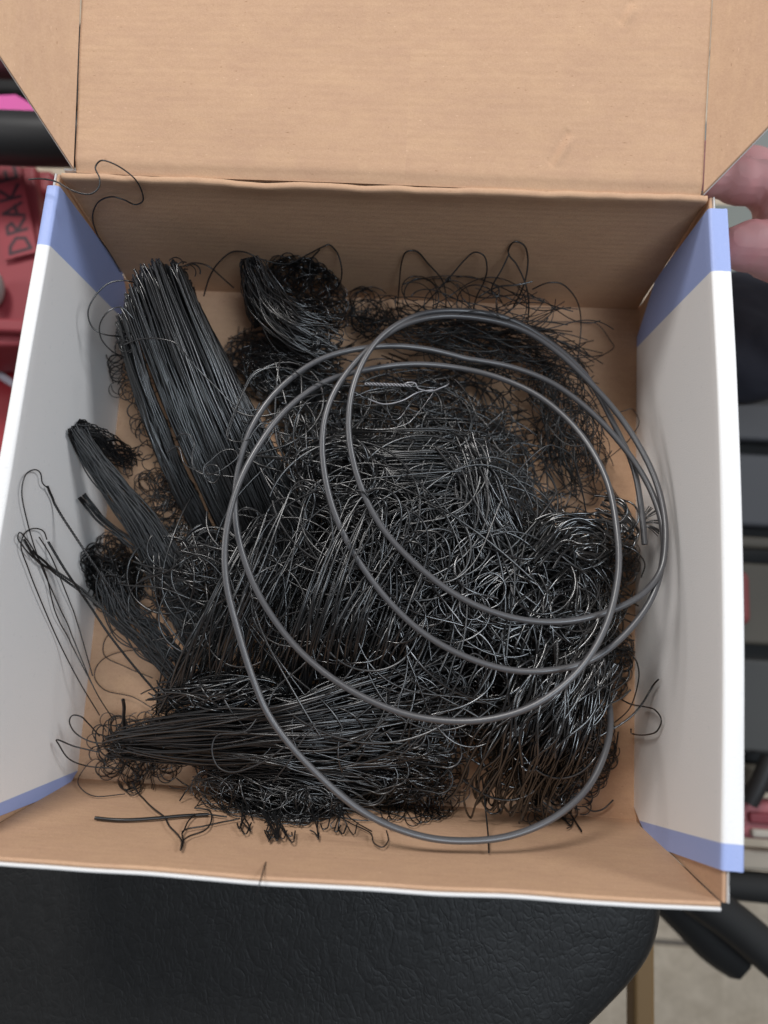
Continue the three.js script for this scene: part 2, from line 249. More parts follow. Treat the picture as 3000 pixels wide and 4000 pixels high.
// a strand wandering with slowly changing curvature inside an ellipse
function wander(o0) {
  const o = o0; if (o.len >= 180) return arc(o);
  const c = Math.cos(o.rot ?? 0), s = Math.sin(o.rot ?? 0); let a, b; do { a = rr(-1, 1); b = rr(-1, 1); } while (a * a + b * b > 1);
  let x = o.x + a * o.rx * c - b * o.ry * s, y = o.y + a * o.rx * s + b * o.ry * c, th = o.dir !== undefined ? o.dir + gauss() * (o.spread ?? 0.5) : rnd() * 6.283, kap = gauss() * o.curl * .5, kt = kap;
  const step = o.step ?? 9, n = Math.max(6, Math.round(o.len * (o.len < 180 ? 1 : 1.35) * rr(0.5, 1.4) / step)), out = [], base = rr(o.h0, o.h1), ph = rnd() * 6.28, fr = rr(0.02, 0.06);
  for (let i = 0; i < n; i++) {
    const dx = x - o.x, dy = y - o.y, u = (dx * c + dy * s) / o.rx, v = (-dx * s + dy * c) / o.ry, e = u * u + v * v;
    if (rnd() < (o.turn ?? 0.045)) kt = (o.len < 180 ? .9 : .5) * gauss() * o.curl; kap += (kt - kap) * 0.25;
    let w = kap; if (e > 1) { const back = Math.atan2(-dy, -dx); let d = back - th; d = Math.atan2(Math.sin(d), Math.cos(d)); w += d * Math.min(0.5, (e - 1) * 0.35 + 0.03) / step; } const wm = .06; w = Math.max(-wm, Math.min(wm, w)); kap += (w - kap) * 0.4;
    th += w * step; x += Math.cos(th) * step; y += Math.sin(th) * step;
    const dome = 0.25 + 0.75 * Math.sqrt(Math.max(0, 1 - Math.min(1, e * 0.8)));
    out.push([x, y, Math.max(0.001, o.h0 + (base - o.h0) * dome + (o.wave ?? 0.25) * (o.h1 - o.h0) * Math.sin(ph + i * fr * step) * dome)]);
  }
  return out;
}
// a strand that follows a path, offset sideways and in depth, optionally folded back at its end
function follow(path, width, depth, o = {}) {
  const u = rr(-1, 1), d = rnd(), out = [], t0 = o.t0 ? rnd() * o.t0 : 0, t1 = 1 - (o.t1 ? rnd() * o.t1 : 0), n = o.n ?? 14, wob = o.wob ?? 3, p1 = rnd() * 9, p2 = rnd() * 9, wf = o.wf ?? 5, tw = (o.twist ?? 0) * gauss();
  for (let i = 0; i <= n; i++) {
    const t = lerp(t0, t1, i / n), p = along(path, t), q = along(path, Math.min(1, t + 0.02)), r = along(path, Math.max(0, t - 0.02)); let tx = q[0] - r[0], ty = q[1] - r[1]; const L = Math.hypot(tx, ty) || 1; tx /= L; ty /= L;
    const W = typeof width === 'function' ? width(t) : width, uu = u + tw * (t - 0.5), off = uu * W + wob * Math.sin(t * wf + p1) + wob * 0.4 * Math.sin(t * wf * 2.7 + p2);
    out.push([p[0] - ty * off, p[1] + tx * off, Math.max(0.001, p[2] + depth * (o.flat ? d : d * Math.sqrt(Math.max(0.05, 1 - uu * uu))) + 0.0006 * Math.sin(t * wf * 2 + p2))]);
  }
  if (o.loop && rnd() < o.loop) {                                  // hairpin at the far end
    const a = out[n - 1], b = out[n], L = Math.hypot(b[0] - a[0], b[1] - a[1]) || 1; let tx = (b[0] - a[0]) / L, ty = (b[1] - a[1]) / L; const R0 = rr(o.r0 ?? 8, o.r1 ?? 34), sd = rnd() < (o.side ?? 0.5) ? 1 : -1, back = rr(0.2, 0.8) * (o.back ?? 200), kk = rr(-0.25, 0.25);
    let x = b[0], y = b[1]; const nseg = 9; let th = Math.atan2(ty, tx);
    for (let i = 0; i < nseg; i++) { th += sd * (Math.PI + 0.15) / nseg; x += Math.cos(th) * R0 * Math.PI / nseg; y += Math.sin(th) * R0 * Math.PI / nseg; out.push([x, y, Math.max(0.002, b[2] + 0.004 * Math.sin(i / nseg * 3.1) - 0.001 * i / nseg)]); }
    for (let i = 1; i <= 5; i++) { th += kk / 5; x += Math.cos(th) * back / 5; y += Math.sin(th) * back / 5; out.push([x, y, Math.max(0.002, b[2] - 0.002 - i * 0.0012)]); }
  }
  return out;
}
// a bundle or tangle: its uppermost strands are parts, the mass beneath them one part
function clump(name, label, category, mat, list, o = {}) {
  const pos = P(...(o.at ?? list[0].pts[0])); pos.y = 0;
  const g = thing(name, label, category, pos), tubs = list.map((s) => ({ c: line(s.pts, Math.round(s.pts.length * (s.q ?? 2.2)), !o.free), r: (s.r ?? o.r ?? 0.0004) * rr(.8, 1.25), m: s.m ?? mat }));
  tubs.forEach((t) => { t.y = t.c.reduce((a, p) => a + p.y, 0) / t.c.length; });
  tubs.sort((a, b) => b.y - a.y);
  const k = Math.min(o.parts ?? 24, Math.floor(tubs.length / 3));
  for (const t of tubs.slice(0, k)) { const s = mesh('strand', new Tub().add(t.c, t.r, 6).geo(), t.m, g); }
  const mats = [...new Set(tubs.slice(k).map((t) => t.m))];
  for (const m of mats) { const b = new Tub(); for (const t of tubs.slice(k)) if (t.m === m) b.add(t.c, t.r, 4); const s = mesh('strands', b.geo(), m, g); s.userData.kind = 'stuff'; }
  return g;
}
const many = (n, f, extra = {}) => Array.from({ length: n }, (_, i) => ({ pts: f(i), ...extra }));

// ---------------------------------------------------------------- thick black cord in loose rings
{
  const C = [[1215, 1335, .02], [1265, 1400, .024], [1300, 1462, .03], [1318, 1540, .042], [1310, 1612, .052], [1270, 1700, .06], [1200, 1765, .066], [1100, 1806, .07], [1000, 1816, .072], [900, 1803, .074], [790, 1758, .075], [680, 1668, .076], [590, 1560, .077], [548, 1470, .078], [510, 1350, .078], [489, 1250, .078], [490, 1150, .077], [514, 1050, .074], [558, 962, .07], [618, 885, .064], [700, 826, .057], [800, 797, .05], [900, 787, .047], [1000, 796, .045], [1080, 817, .046], [1170, 860, .05], [1250, 932, .056], [1308, 1032, .064], [1333, 1150, .072], [1335, 1240, .076], [1308, 1350, .08], [1250, 1447, .082], [1160, 1520, .082], [1060, 1553, .08], [960, 1557, .078], [860, 1538, .076], [740, 1480, .073], [640, 1398, .07], [562, 1290, .068], [521, 1185, .067], [508, 1100, .067], [514, 1020, .067], [545, 920, .066], [605, 838, .062], [700, 774, .056], [830, 748, .05], [920, 754, .046], [1015, 777, .043], [1030, 778, .043], [1110, 794, .042], [1200, 832, .042], [1290, 902, .045], [1378, 1010, .05], [1424, 1110, .056], [1432, 1200, .062], [1398, 1310, .067], [1290, 1420, .071], [1180, 1449, .071], [1080, 1443, .069], [950, 1390, .067], [848, 1308, .066], [760, 1190, .066], [712, 1075, .066], [697, 955, .066], [716, 862, .064], [770, 780, .06], [860, 708, .054], [950, 684, .05], [1050, 690, .048], [1130, 713, .047], [1200, 757, .047], [1285, 838, .048], [1350, 915, .05], [1400, 1000, .054], [1428, 1082, .058], [1438, 1160, .062], [1428, 1230, .065], [1388, 1283, .068], [1310, 1322, .07], [1210, 1343, .07], [1110, 1336, .069], [1000, 1294, .068], [900, 1220, .067], [820, 1130, .066], [772, 1030, .066], [753, 930, .066], [764, 832, .064], [800, 755, .06], [852, 706, .055], [920, 676, .05], [1010, 672, .046], [1100, 690, .044], [1195, 745, .042], [1268, 815, .042], [1328, 920, .043], [1368, 1010, .045], [1386, 1100, .047], [1394, 1176, .049]];
  const pts = curve(C.map((q) => P(...q)), 900); pts.forEach((p, i) => { p.x += .0006 * noise.noise(i * .045, 3, 1); p.z += .0006 * noise.noise(i * .045, 7, 1); p.y += .0008 * noise.noise(i * .03, 9, 1); }); const b = new Tub().add(pts, 0.00146, 12, (t, k) => 1 + 0.03 * noise.noise(t * 90, 1, 1));
  tag(mesh('cord_coil', b.geo(), cordMat, scene), 'thick black plastic cord lying in large loose rings on top of the wire tangle', 'cord');
}

// ---------------------------------------------------------------- bundles and tangles of thin black wire
// stiff straight bundle, upper left
{
  const L = [];
  const NR = 13, ribs = Array.from({ length: NR }, () => [gauss() * .05, rr(-.003, .005), rr(-.03, .04), rr(-5, 5), rr(.95, 1.35)]);
  for (let i = 0; i < 900; i++) {
    const k0 = Math.floor(rnd() * NR), [ju, jh, je, jb, wd] = ribs[k0], u = Math.min(1, Math.max(0, (k0 + .5 + (rnd() - .5) * wd) / NR + ju * .3)), d = Math.sqrt(Math.max(.04, 1 - (2 * u - 1) ** 2)), lay = rnd() ** .7;
    const end = along([[252, 722, .036], [266, 655, .038], [302, 600, .042], [345, 560, .044], [384, 575, .044], [408, 622, .042]], u), dn = mix([415, 1165, .004], [690, 1150, .006], u + ju * .25), dx = dn[0] - end[0], dy = dn[1] - end[1], j = (rnd() - .3) * .035 + je * .5 + (1 - lay) * .07 - .01, wb = jb + rr(-2.5, 2.5), ph = rr(-.6, .6) + k0, t1 = rr(1.0, 1.3), kn = rr(0, 2.6), pts = [], hook = rnd() < .3 ? rr(-9, 9) : 0;
    for (let k = 0; k <= 20; k++) { const t = lerp(j, t1, k / 20), bow = Math.sin(Math.PI * t); pts.push([end[0] + dx * t + (-14 + 20 * u) * bow + wb * Math.sin(t * 4 + ph) + kn * Math.sin(t * 19 + ph * 5 + u * 30) + (k === 0 ? hook : 0), end[1] + dy * t + 10 * bow, Math.max(.002, lerp(end[2], dn[2], t) + lay * d * lerp(.03, .016, Math.min(1, t)) + jh * (.5 + .5 * Math.sin(t * 3 + k0)) + .006 * bow + (k === 0 ? -.002 * (hook ? 1 : 0) : 0))]); }
    L.push({ pts, r: rr(.0004, .00065), m: rnd() < .3 ? dull : plain });
  }
  for (let i = 0; i < 60; i++) { const u = rnd(), p = mix([258, 722, .05], [385, 566, .06], u); L.push({ pts: wander({ x: p[0] + 14, y: p[1] + 16, rx: 16, ry: 16, h0: p[2], h1: p[2] + .01, len: 46, curl: .1, step: 5 }), r: .0003, m: dull }); }
  for (let i = 0; i < 70; i++) { const t = rnd(), p = mix([255, 740, .036], [400, 1120, .02], t); L.push({ pts: wander({ x: p[0], y: p[1], rx: 22, ry: 40, rot: 0.3, h0: p[2] - .012, h1: p[2] + .004, len: 110, curl: 0.06, step: 6 }), r: 0.0003, m: dull }); }
  clump('wire_bundle', 'large stiff bundle of straight black wires with cut ends near the left blue stripe', 'wire bundle', plain, L, { at: [400, 900, 0], parts: 60 });
}
// combed tuft behind it
{
  const L = many(70, () => follow([[548, 552, .05], [575, 640, .046], [640, 712, .044], [735, 742, .036]], (t) => 16 + 46 * t, .014, { wob: 11, n: 10, t0: .45, t1: .25, twist: .8, loop: .4, r0: 6, r1: 20, back: 60 }));
  L.push(...many(150, () => wander({ x: 645, y: 650, rx: 95, ry: 75, rot: .5, h0: .012, h1: .045, len: 160, curl: .03, step: 7 })));
  L.push(...many(60, () => follow([[540, 556, .05], [555, 620, .036], [590, 690, .02]], (t) => 12 + 34 * t, .01, { wob: 7, n: 8, m: soft }), { m: soft }));
  clump('wire_tuft', 'combed tuft of black wire with glinting bends near the middle of the back wall', 'wire tuft', plain, L, { at: [640, 660, 0], parts: 30, r: 0.00034 });
}
clump('wire_tangle', 'dark flattened tangle of wire between the stiff bundle and the combed tuft', 'wire tangle', plain, [
  ...many(150, () => wander({ x: 610, y: 790, rx: 125, ry: 80, rot: .2, h0: .002, h1: .026, len: 240, curl: .02 })), ...many(60, () => wander({ x: 650, y: 770, rx: 110, ry: 60, h0: .015, h1: .034, len: 260, curl: .008, dir: .2, spread: .5 }))], { at: [600, 775, 0], parts: 20, r: 0.00033 });
// net of thin wire against the back right
clump('wire_net', 'airy brownish black net of fine wire under the top of the cord rings', 'wire tangle', dull, [
  ...many(95, () => wander({ x: 1040, y: 735, rx: 255, ry: 62, rot: .16, h0: .002, h1: .04, len: 320, curl: .012, dir: .12, spread: .5 })),
  ...many(70, () => wander({ x: 1060, y: 765, rx: 255, ry: 75, rot: .3, h0: .002, h1: .035, len: 200, curl: .035 })),
  ...many(34, () => wander({ x: 1060, y: 665, rx: 240, ry: 60, rot: .12, h0: .012, h1: .05, len: 260, curl: .026 })),
  ...many(26, () => wander({ x: 800, y: 680, rx: 70, ry: 60, h0: .001, h1: .02, len: 200, curl: .05, step: 6 }))], { at: [1080, 760, 0], parts: 30, r: 0.0003 });
clump('wire_net', 'curly fringe of fine black wire hanging down the right side inside the cord rings', 'wire tangle', dull, [
  ...many(62, () => wander({ x: 1225, y: 895, rx: 72, ry: 165, rot: -.35, h0: .001, h1: .036, len: 240, curl: .03 })),
  ...many(36, () => wander({ x: 1220, y: 920, rx: 55, ry: 165, rot: -.25, h0: .002, h1: .03, len: 260, curl: .016, dir: 1.4, spread: .4 })),
  ...many(40, () => wander({ x: 1205, y: 1010, rx: 90, ry: 90, h0: .001, h1: .02, len: 160, curl: .06, step: 6 }))], { at: [1240, 920, 0], parts: 24, r: 0.00029 });
// dense mass that fills the middle
clump('wire_tangle', 'dense black mass of tangled wire filling the middle of the box inside the cord rings', 'wire tangle', plain, [
  ...many(520, () => wander({ x: 880, y: 1200, rx: 370, ry: 310, h0: .001, h1: .02, len: 360, curl: .014 })),
  ...many(110, () => wander({ x: 950, y: 1110, rx: 270, ry: 250, h0: .008, h1: .03, len: 520, curl: .012 })),
  ...many(120, () => wander({ x: 930, y: 880, rx: 220, ry: 90, rot: .3, h0: .002, h1: .03, len: 260, curl: .016 })),
  ...many(60, () => wander({ x: 960, y: 1150, rx: 240, ry: 230, h0: .034, h1: .054, len: 640, curl: .014 })), ...many(110, () => wander({ x: 690, y: 930, rx: 110, ry: 110, rot: .6, h0: .001, h1: .02, len: 280, curl: .014 }))], { at: [920, 1150, 0], parts: 60, r: 0.00041 });
// nest of rings
{
  const L = [];
  for (let i = 0; i < 46; i++) {
    const cx = 735 + gauss() * 22, cy = 1030 + gauss() * 18, rx = rr(48, 105), ry = rr(40, 78), rot = rr(-.4, .6), a0 = rnd() * 6.28, n = Math.round(rr(12, 30)), pts = [];
    for (let k = 0; k < n; k++) { const a = a0 + k * .32, w = 1 + .08 * Math.sin(a * 2.3 + i) + k * .004; const x = Math.cos(a) * rx * w, y = Math.sin(a) * ry * w; pts.push([cx + x * Math.cos(rot) - y * Math.sin(rot), cy + x * Math.sin(rot) + y * Math.cos(rot), .036 + .014 * rnd() * .3 + .01 * Math.sin(a + i) + (i % 7) * .0015]); }
    L.push({ pts, q: 3 });
  }
  for (let i = 0; i < 44; i++) {                                     // long flat hairpins running to the right
    const y = 945 + rr(-20, 95), x0 = rr(680, 800), x1 = rr(960, 1085), w = rr(8, 30), h = rr(.036, .05), sl = rr(-.05, .12);
    L.push({ pts: [[x0, y + rr(-6, 6), h - .008], [lerp(x0, x1, .35), y + sl * 90, h], [x1 - w, y + sl * 260, h], [x1, y + sl * 290 + w * .6, h], [x1 - w * .8, y + sl * 290 + w * 1.3, h - .001], [lerp(x0, x1, .4), y + sl * 90 + w * rr(1.2, 3), h - .002], [x0 - 20, y + w * rr(1, 2), h - .01]], q: 6 });
  }
  clump('wire_nest', 'rounded nest of coiled black wire with long flat hairpin loops to its right', 'wire nest', plain, L, { at: [740, 1030, 0], parts: 40, r: 0.00043 });
}
clump('wire_bundle', 'narrow upright bundle of glinting black wires just right of the flat hairpin loops', 'wire bundle', shiny, [
  ...many(54, () => follow([[1000, 940, .04], [1035, 1030, .044], [1062, 1130, .042], [1110, 1240, .034], [1150, 1330, .024]], (t) => 26 + 40 * t, .012, { wob: 14, n: 12, t0: .35, t1: .35, twist: 1 })), ...many(40, () => follow([[1010, 930, .03], [990, 1050, .04], [1040, 1190, .04], [1030, 1300, .03]], 40, .01, { wob: 10, n: 12 }))], { at: [1050, 1120, 0], parts: 30, r: 0.00042 });
// fan of loops, lower left
{
  const L = [];
  for (let i = 0; i < 260; i++) {
    const top = i % 4 === 0, u = rnd() ** .9, lay = top ? rr(1.05, 1.3) : rnd() * .9, a = along([[335, 1545, .022], [470, 1500, .024], [610, 1510, .026], [760, 1500, .026], [880, 1480, .02]], u), b = along([[500, 1190, .03], [600, 1120, .04], [740, 1120, .044], [860, 1200, .042], [960, 1310, .034]], u + gauss() * (top ? .05 : .11)), f = top ? rr(.75, 1.15) : rr(.35, 1.05), e = mix(a, b, f), s = [];
    const bowx = top ? rr(-46, 10) : rr(-40, 30), wv = rr(-8, 8), n = 9; for (let k = 0; k <= n; k++) { const t = k / n; s.push([lerp(a[0], e[0], t) + bowx * Math.sin(Math.PI * t) + wv * Math.sin(t * 7 + i), lerp(a[1], e[1], t), Math.max(.002, lerp(a[2], e[2], t) * lerp(.12, 1.15, lay) + .014 * Math.sin(Math.PI * t) * lay)]); }
    if (rnd() < (top ? .85 : .55)) { let th = Math.atan2(s[n][1] - s[n - 1][1], s[n][0] - s[n - 1][0]), [x, y, h] = s[n]; const R0 = (top ? rr(20, 50) : rr(12, 34)), sd = rnd() < (top ? .97 : .78) ? 1 : -1, m = 12, sw = rr(2.3, 3.3); for (let k = 0; k < m; k++) { th += sd * sw * (.6 + .8 * Math.sin(Math.PI * (k + .5) / m)) / 1.11 / m; x += Math.cos(th) * R0 * Math.PI / m; y += Math.sin(th) * R0 * Math.PI / m; s.push([x, y, Math.max(.002, h + .003 * Math.sin(k / m * 3))]); } const bk = rr(60, 230), kk = sd * rr(-.1, .8); for (let k = 1; k <= 5; k++) { th += kk / 5; x += Math.cos(th) * bk / 5; y += Math.sin(th) * bk / 5; s.push([x, y, Math.max(.002, h - k * (top ? .0005 : .0016))]); } }
    else { const cv = rr(-.03, .05); let th = Math.atan2(s[n][1] - s[n - 1][1], s[n][0] - s[n - 1][0]), [x, y, h] = s[n]; for (let k = 0; k < 7; k++) { th += cv * 10; x += Math.cos(th) * 10; y += Math.sin(th) * 10; s.push([x, y, Math.max(.002, h)]); } }
    L.push({ pts: s, q: 2.4, m: rnd() < .3 ? dull : plain, r: top ? .0005 : .00042 });
  }
  L.push(...many(14, () => wander({ x: 690, y: 1300, rx: 250, ry: 170, rot: -.3, h0: .038, h1: .058, len: 300, curl: .02, dir: -1.1, spread: .5 })), ...many(120, () => wander({ x: 500, y: 1500, rx: 170, ry: 55, h0: .012, h1: .046, len: 220, curl: .016, dir: -.8, spread: .7 })));
  L.push(...many(40, () => wander({ x: 430, y: 1225, rx: 120, ry: 90, h0: .014, h1: .04, len: 260, curl: .024 })));
  clump('wire_bundle', 'broad fan of black wire loops rising from the lower left towards the stiff bundle', 'wire bundle', plain, L, { at: [600, 1350, 0], parts: 120, r: 0.00045 });
}
// second bundle, lying on its side
{
  const L = [];
  for (let i = 0; i < 290; i++) {
    const top = i % 5 === 0, u = rnd(), lay = top ? rr(1, 1.2) : rnd() * .9, el = rnd() ** 1.4, a = [lerp(235, 440, el) + rr(-12, 12), lerp(1604 + (u - .5) * 30, lerp(1535, 1648, u), Math.min(1, el * 1.3)) + rr(-5, 5), .024], c = mix([590, 1530, .036], [590, 1642, .03], u), e = along([[960, 1395, .034], [1020, 1470, .034], [1010, 1560, .032], [960, 1640, .026], [900, 1700, .018]], u + gauss() * (top ? .07 : .13)), f = rr(.6, 1.05), s = [], q = rr(-18, 18), sk = rr(-1, 1);
    const pth = [a, mix(a, c, .5), c, mix(c, e, .5 * f), mix(c, e, f)]; for (let k = 0; k <= 11; k++) { const p = along(pth, k / 11); s.push([p[0], p[1] + q * Math.sin(k * .6 + sk) + 16 * Math.sin(Math.PI * k / 11) * (u - .3) + gauss() * .8, Math.max(.002, p[2] * lerp(.3, 1.05, lay) + .01 * lay * Math.sin(Math.PI * k / 11))]); }
    if (rnd() < (top ? .8 : .45)) { let th = Math.atan2(s[11][1] - s[10][1], s[11][0] - s[10][0]), [x, y, h] = s[11]; const R0 = rr(10, 40), sd = rnd() < .6 ? -1 : 1; for (let k = 0; k < 9; k++) { th += sd * Math.PI / 9; x += Math.cos(th) * R0 * .35; y += Math.sin(th) * R0 * .35; s.push([x, y, Math.max(.002, h + .002)]); } const bk = rr(80, 260); for (let k = 1; k <= 4; k++) { th += rr(-.05, .05); x += Math.cos(th) * bk / 4; y += Math.sin(th) * bk / 4; s.push([x, y, Math.max(.002, h - k * .002)]); } }
    L.push({ pts: s, q: 2.2, m: rnd() < .4 ? dull : plain, r: top ? .0005 : .00044 });
  }
  L.push(...many(24, () => wander({ x: 760, y: 1560, rx: 270, ry: 110, rot: -.2, h0: .034, h1: .05, len: 300, curl: .014, dir: -.2, spread: .5 })));
  L.push(...many(46, () => wander({ x: 340, y: 1610, rx: 75, ry: 55, rot: .2, h0: .002, h1: .03, len: 110, curl: .05, step: 6 }), { r: .0003 }));
  L.push(...many(40, () => wander({ x: 285, y: 1650, rx: 65, ry: 40, rot: .3, h0: .001, h1: .018, len: 130, curl: .05, step: 6 }), { r: .00026, m: dull }));
  L.push(...many(26, () => wander({ x: 255, y: 1600, rx: 50, ry: 40, h0: .01, h1: .03, len: 130, curl: .03, step: 6 }), { r: .0003, m: dull }));
  clump('wire_bundle', 'black wire bundle lying across the front left, gathered at one end and splayed', 'wire bundle', plain, L, { at: [600, 1590, 0], parts: 90, r: 0.00048 });
}
clump('wire_tangle', 'frayed black clump of wire along the front wall below the splayed bundle', 'wire tangle', plain, [
  ...many(220, () => wander({ x: 600, y: 1690, rx: 170, ry: 70, rot: .2, h0: .001, h1: .028, len: 210, curl: .034 })), ...many(150, () => wander({ x: 610, y: 1690, rx: 170, ry: 60, rot: .2, h0: .001, h1: .012, len: 200, curl: .03 })),
  ...many(40, () => wander({ x: 640, y: 1735, rx: 95, ry: 44, h0: .02, h1: .046, len: 190, curl: .04 })),
  ...many(40, () => follow([[420, 1650, .02], [640, 1690, .03], [840, 1740, .02]], 50, .01, { wob: 18, n: 9, t0: .4, t1: .4, twist: .8 })),
  ...many(20, () => { const x = rr(520, 740), y = 1768 + 18 * Math.sin((x - 520) / 220 * 3.14), t = rr(-1, 1), q = rr(-1, 1); return [[x - t * 30, y - 50, .03], [x - t * 8, y - 18, .044], [x + t * 10, y + rr(0, 8), .05], [x + t * 22, y + rr(10, 30), .052], [x + t * 22 + q * 14, y + rr(14, 36), .052], [x + t * 14 + q * 26, y + rr(4, 20), .05]]; }), ...many(50, () => wander({ x: 560, y: 1715, rx: 190, ry: 52, rot: .15, h0: .01, h1: .04, len: 240, curl: .03 }))], { at: [600, 1700, 0], parts: 24, r: 0.00034 });
clump('wire_net', 'thin see-through veil of glinting wire in the middle of the front wall', 'wire tangle', shiny, [
  ...many(90, () => wander({ x: 870, y: 1675, rx: 125, ry: 75, h0: .002, h1: .03, len: 240, curl: .014, dir: -.2, spread: .7 })), ...many(60, () => wander({ x: 890, y: 1700, rx: 105, ry: 62, h0: .001, h1: .018, len: 160, curl: .035 })), ...many(24, () => wander({ x: 880, y: 1640, rx: 120, ry: 50, h0: .02, h1: .04, len: 300, curl: .012, dir: 0, spread: .3 }))], { at: [870, 1680, 0], parts: 24, r: 0.0003 });
// hanging lock, lower right
clump('wire_lock', 'glossy hanging lock of black wire in the front right corner below the cord rings', 'wire bundle', shiny, [
  ...many(55, () => follow([[1265, 1400, .04], [1215, 1500, .044], [1150, 1610, .038], [1085, 1765, .016]], (t) => 92 - 40 * t, .016, { wob: 20, n: 12, t0: .25, t1: .4, twist: 1.3, wf: 6, loop: .06, r0: 14, r1: 30, back: 120 })),
  ...many(46, () => follow([[1290, 1420, .03], [1250, 1530, .03], [1200, 1640, .024], [1160, 1720, .012]], (t) => 80 - 20 * t, .016, { wob: 18, n: 12, t1: .3, twist: 1.2, loop: .05, back: 80 })),
  ...many(200, () => wander({ x: 1180, y: 1570, rx: 125, ry: 140, h0: .001, h1: .02, len: 240, curl: .016 })),
  ...many(34, () => { const x0 = rr(1110, 1265), y0 = rr(1430, 1550), xb = x0 - rr(15, 105), yb = rr(1640, 1780), w = rr(8, 44), m = (y0 + yb) / 2, xm = lerp(x0, xb, .42); return [[x0, y0, .044], [lerp(x0, xb, .15) - w * .3, lerp(y0, yb, .2), .052], [xm - w, m, .052], [xb - w * .6, yb - 45, .036], [xb, yb, .024], [xb + w * .7, yb - 40, .036], [xm + w, m, .05], [lerp(x0, xb, .1) + w, lerp(y0, yb, .15), .05], [x0 + w * .5, y0 - 30, .04]]; }, { r: .00056, q: 5 }),
  ...many(14, () => follow([[1255, 1400, .05], [1190, 1500, .056], [1110, 1610, .05], [1060, 1760, .024]], (t) => 80 - 20 * t, .012, { wob: 26, n: 12, t0: .35, t1: .45, twist: 1.4, wf: 5, loop: .08, r0: 16, r1: 34, back: 110 }), { r: .0006 }),
  ...many(90, () => wander({ x: 1245, y: 1620, rx: 70, ry: 90, h0: .001, h1: .016, len: 140, curl: .04, step: 6 }), { m: dull, r: .00028 }),
  ...many(40, () => wander({ x: 1190, y: 1720, rx: 80, ry: 45, h0: .001, h1: .01, len: 140, curl: .03, step: 6 }), { m: dull, r: .0003 })], { at: [1170, 1580, 0], parts: 60, r: 0.00046 });
// right mass
clump('wire_tangle', 'glossy tangle of black wire on the right, under the crossing of the cord rings', 'wire tangle', shiny, [
  ...many(130, () => wander({ x: 1180, y: 1300, rx: 150, ry: 150, h0: .012, h1: .04, len: 430, curl: .014 })), ...many(220, () => wander({ x: 1190, y: 1340, rx: 170, ry: 200, h0: .001, h1: .018, len: 260, curl: .016 })),
  ...many(110, () => wander({ x: 1180, y: 1180, rx: 150, ry: 90, h0: .01, h1: .042, len: 260, curl: .018, dir: .1, spread: .5 })),
  ...many(26, () => follow([[1150, 1215, .05], [1220, 1150, .056], [1290, 1150, .056], [1340, 1185, .046]], (t) => 40 - 10 * t, .008, { wob: 12, n: 10, t0: .4, t1: .3, twist: 1, loop: .3, r0: 14, r1: 36, back: 90 }), { r: .00055 }),
  ...many(30, () => wander({ x: 1150, y: 1330, rx: 150, ry: 130, h0: .04, h1: .055, len: 360, curl: .018 }), { r: .0005 }),
  ...many(120, () => wander({ x: 1250, y: 1400, rx: 70, ry: 130, h0: .002, h1: .03, len: 220, curl: .025 }), { m: plain }),
  ...many(150, () => wander({ x: 1060, y: 1480, rx: 110, ry: 150, h0: .002, h1: .034, len: 320, curl: .016 })),
  ...many(90, () => wander({ x: 1120, y: 1440, rx: 120, ry: 70, h0: .004, h1: .038, len: 200, curl: .02 }))], { at: [1190, 1300, 0], parts: 60, r: 0.00043 });
clump('wire_tuft', 'small spiky knot of black wire touching the right wall inside the cord rings', 'wire tuft', plain, [
  ...many(110, () => wander({ x: 1325, y: 1190, rx: 34, ry: 65, h0: .008, h1: .036, len: 110, curl: .05, step: 6 })), ...many(26, () => follow([[1365, 1140, .03], [1340, 1110, .026], [1300, 1085, .018]], (t) => 8 + 30 * t, .004, { wob: 3, n: 7 }), { m: dull }), ...many(14, () => { const a = rr(-1.4, .6); return [[1385, 1135, .04], [1385 + 20 * Math.cos(a), 1135 + 22 * Math.sin(a), .042], [1385 + 42 * Math.cos(a + .2), 1135 + 46 * Math.sin(a + .2), .042]]; }), ...many(40, () => wander({ x: 1315, y: 1430, rx: 34, ry: 60, h0: .002, h1: .024, len: 130, curl: .05, step: 6 }), { m: dull })], { at: [1345, 1190, 0], parts: 12, r: 0.0003 });
// left: thin flat bundle, dark tuft
clump('wire_bundle', 'thin flat bundle of dull black wire with frayed tip leaning on the left wall', 'wire bundle', soft, [
  ...many(100, () => follow([[160, 918, .05], [205, 1000, .044], [275, 1090, .034], [345, 1200, .024], [410, 1330, .014], [450, 1430, .01]], (t) => 9 + 28 * Math.min(1, t * 1.6), .012, { wob: 7, n: 14, t0: .06, t1: .3, twist: .9, wf: 7 })),
  ...many(60, () => follow([[165, 915, .048], [215, 950, .036], [270, 985, .02], [300, 1000, .012]], (t) => 8 + 26 * t, .008, { wob: 9, n: 8, t1: .4, wf: 12 }), { m: dull, r: .00028 }),
  ...many(70, () => wander({ x: 350, y: 1090, rx: 60, ry: 60, h0: .001, h1: .02, len: 120, curl: .06, step: 6 }), { m: dull, r: .00028 }),
  ...many(12, () => follow([[176, 1072, .034], [225, 1130, .03], [300, 1185, .024]], 9, .002, { wob: 2, n: 8 }))], { at: [300, 1120, 0], parts: 30, r: 0.0004 });
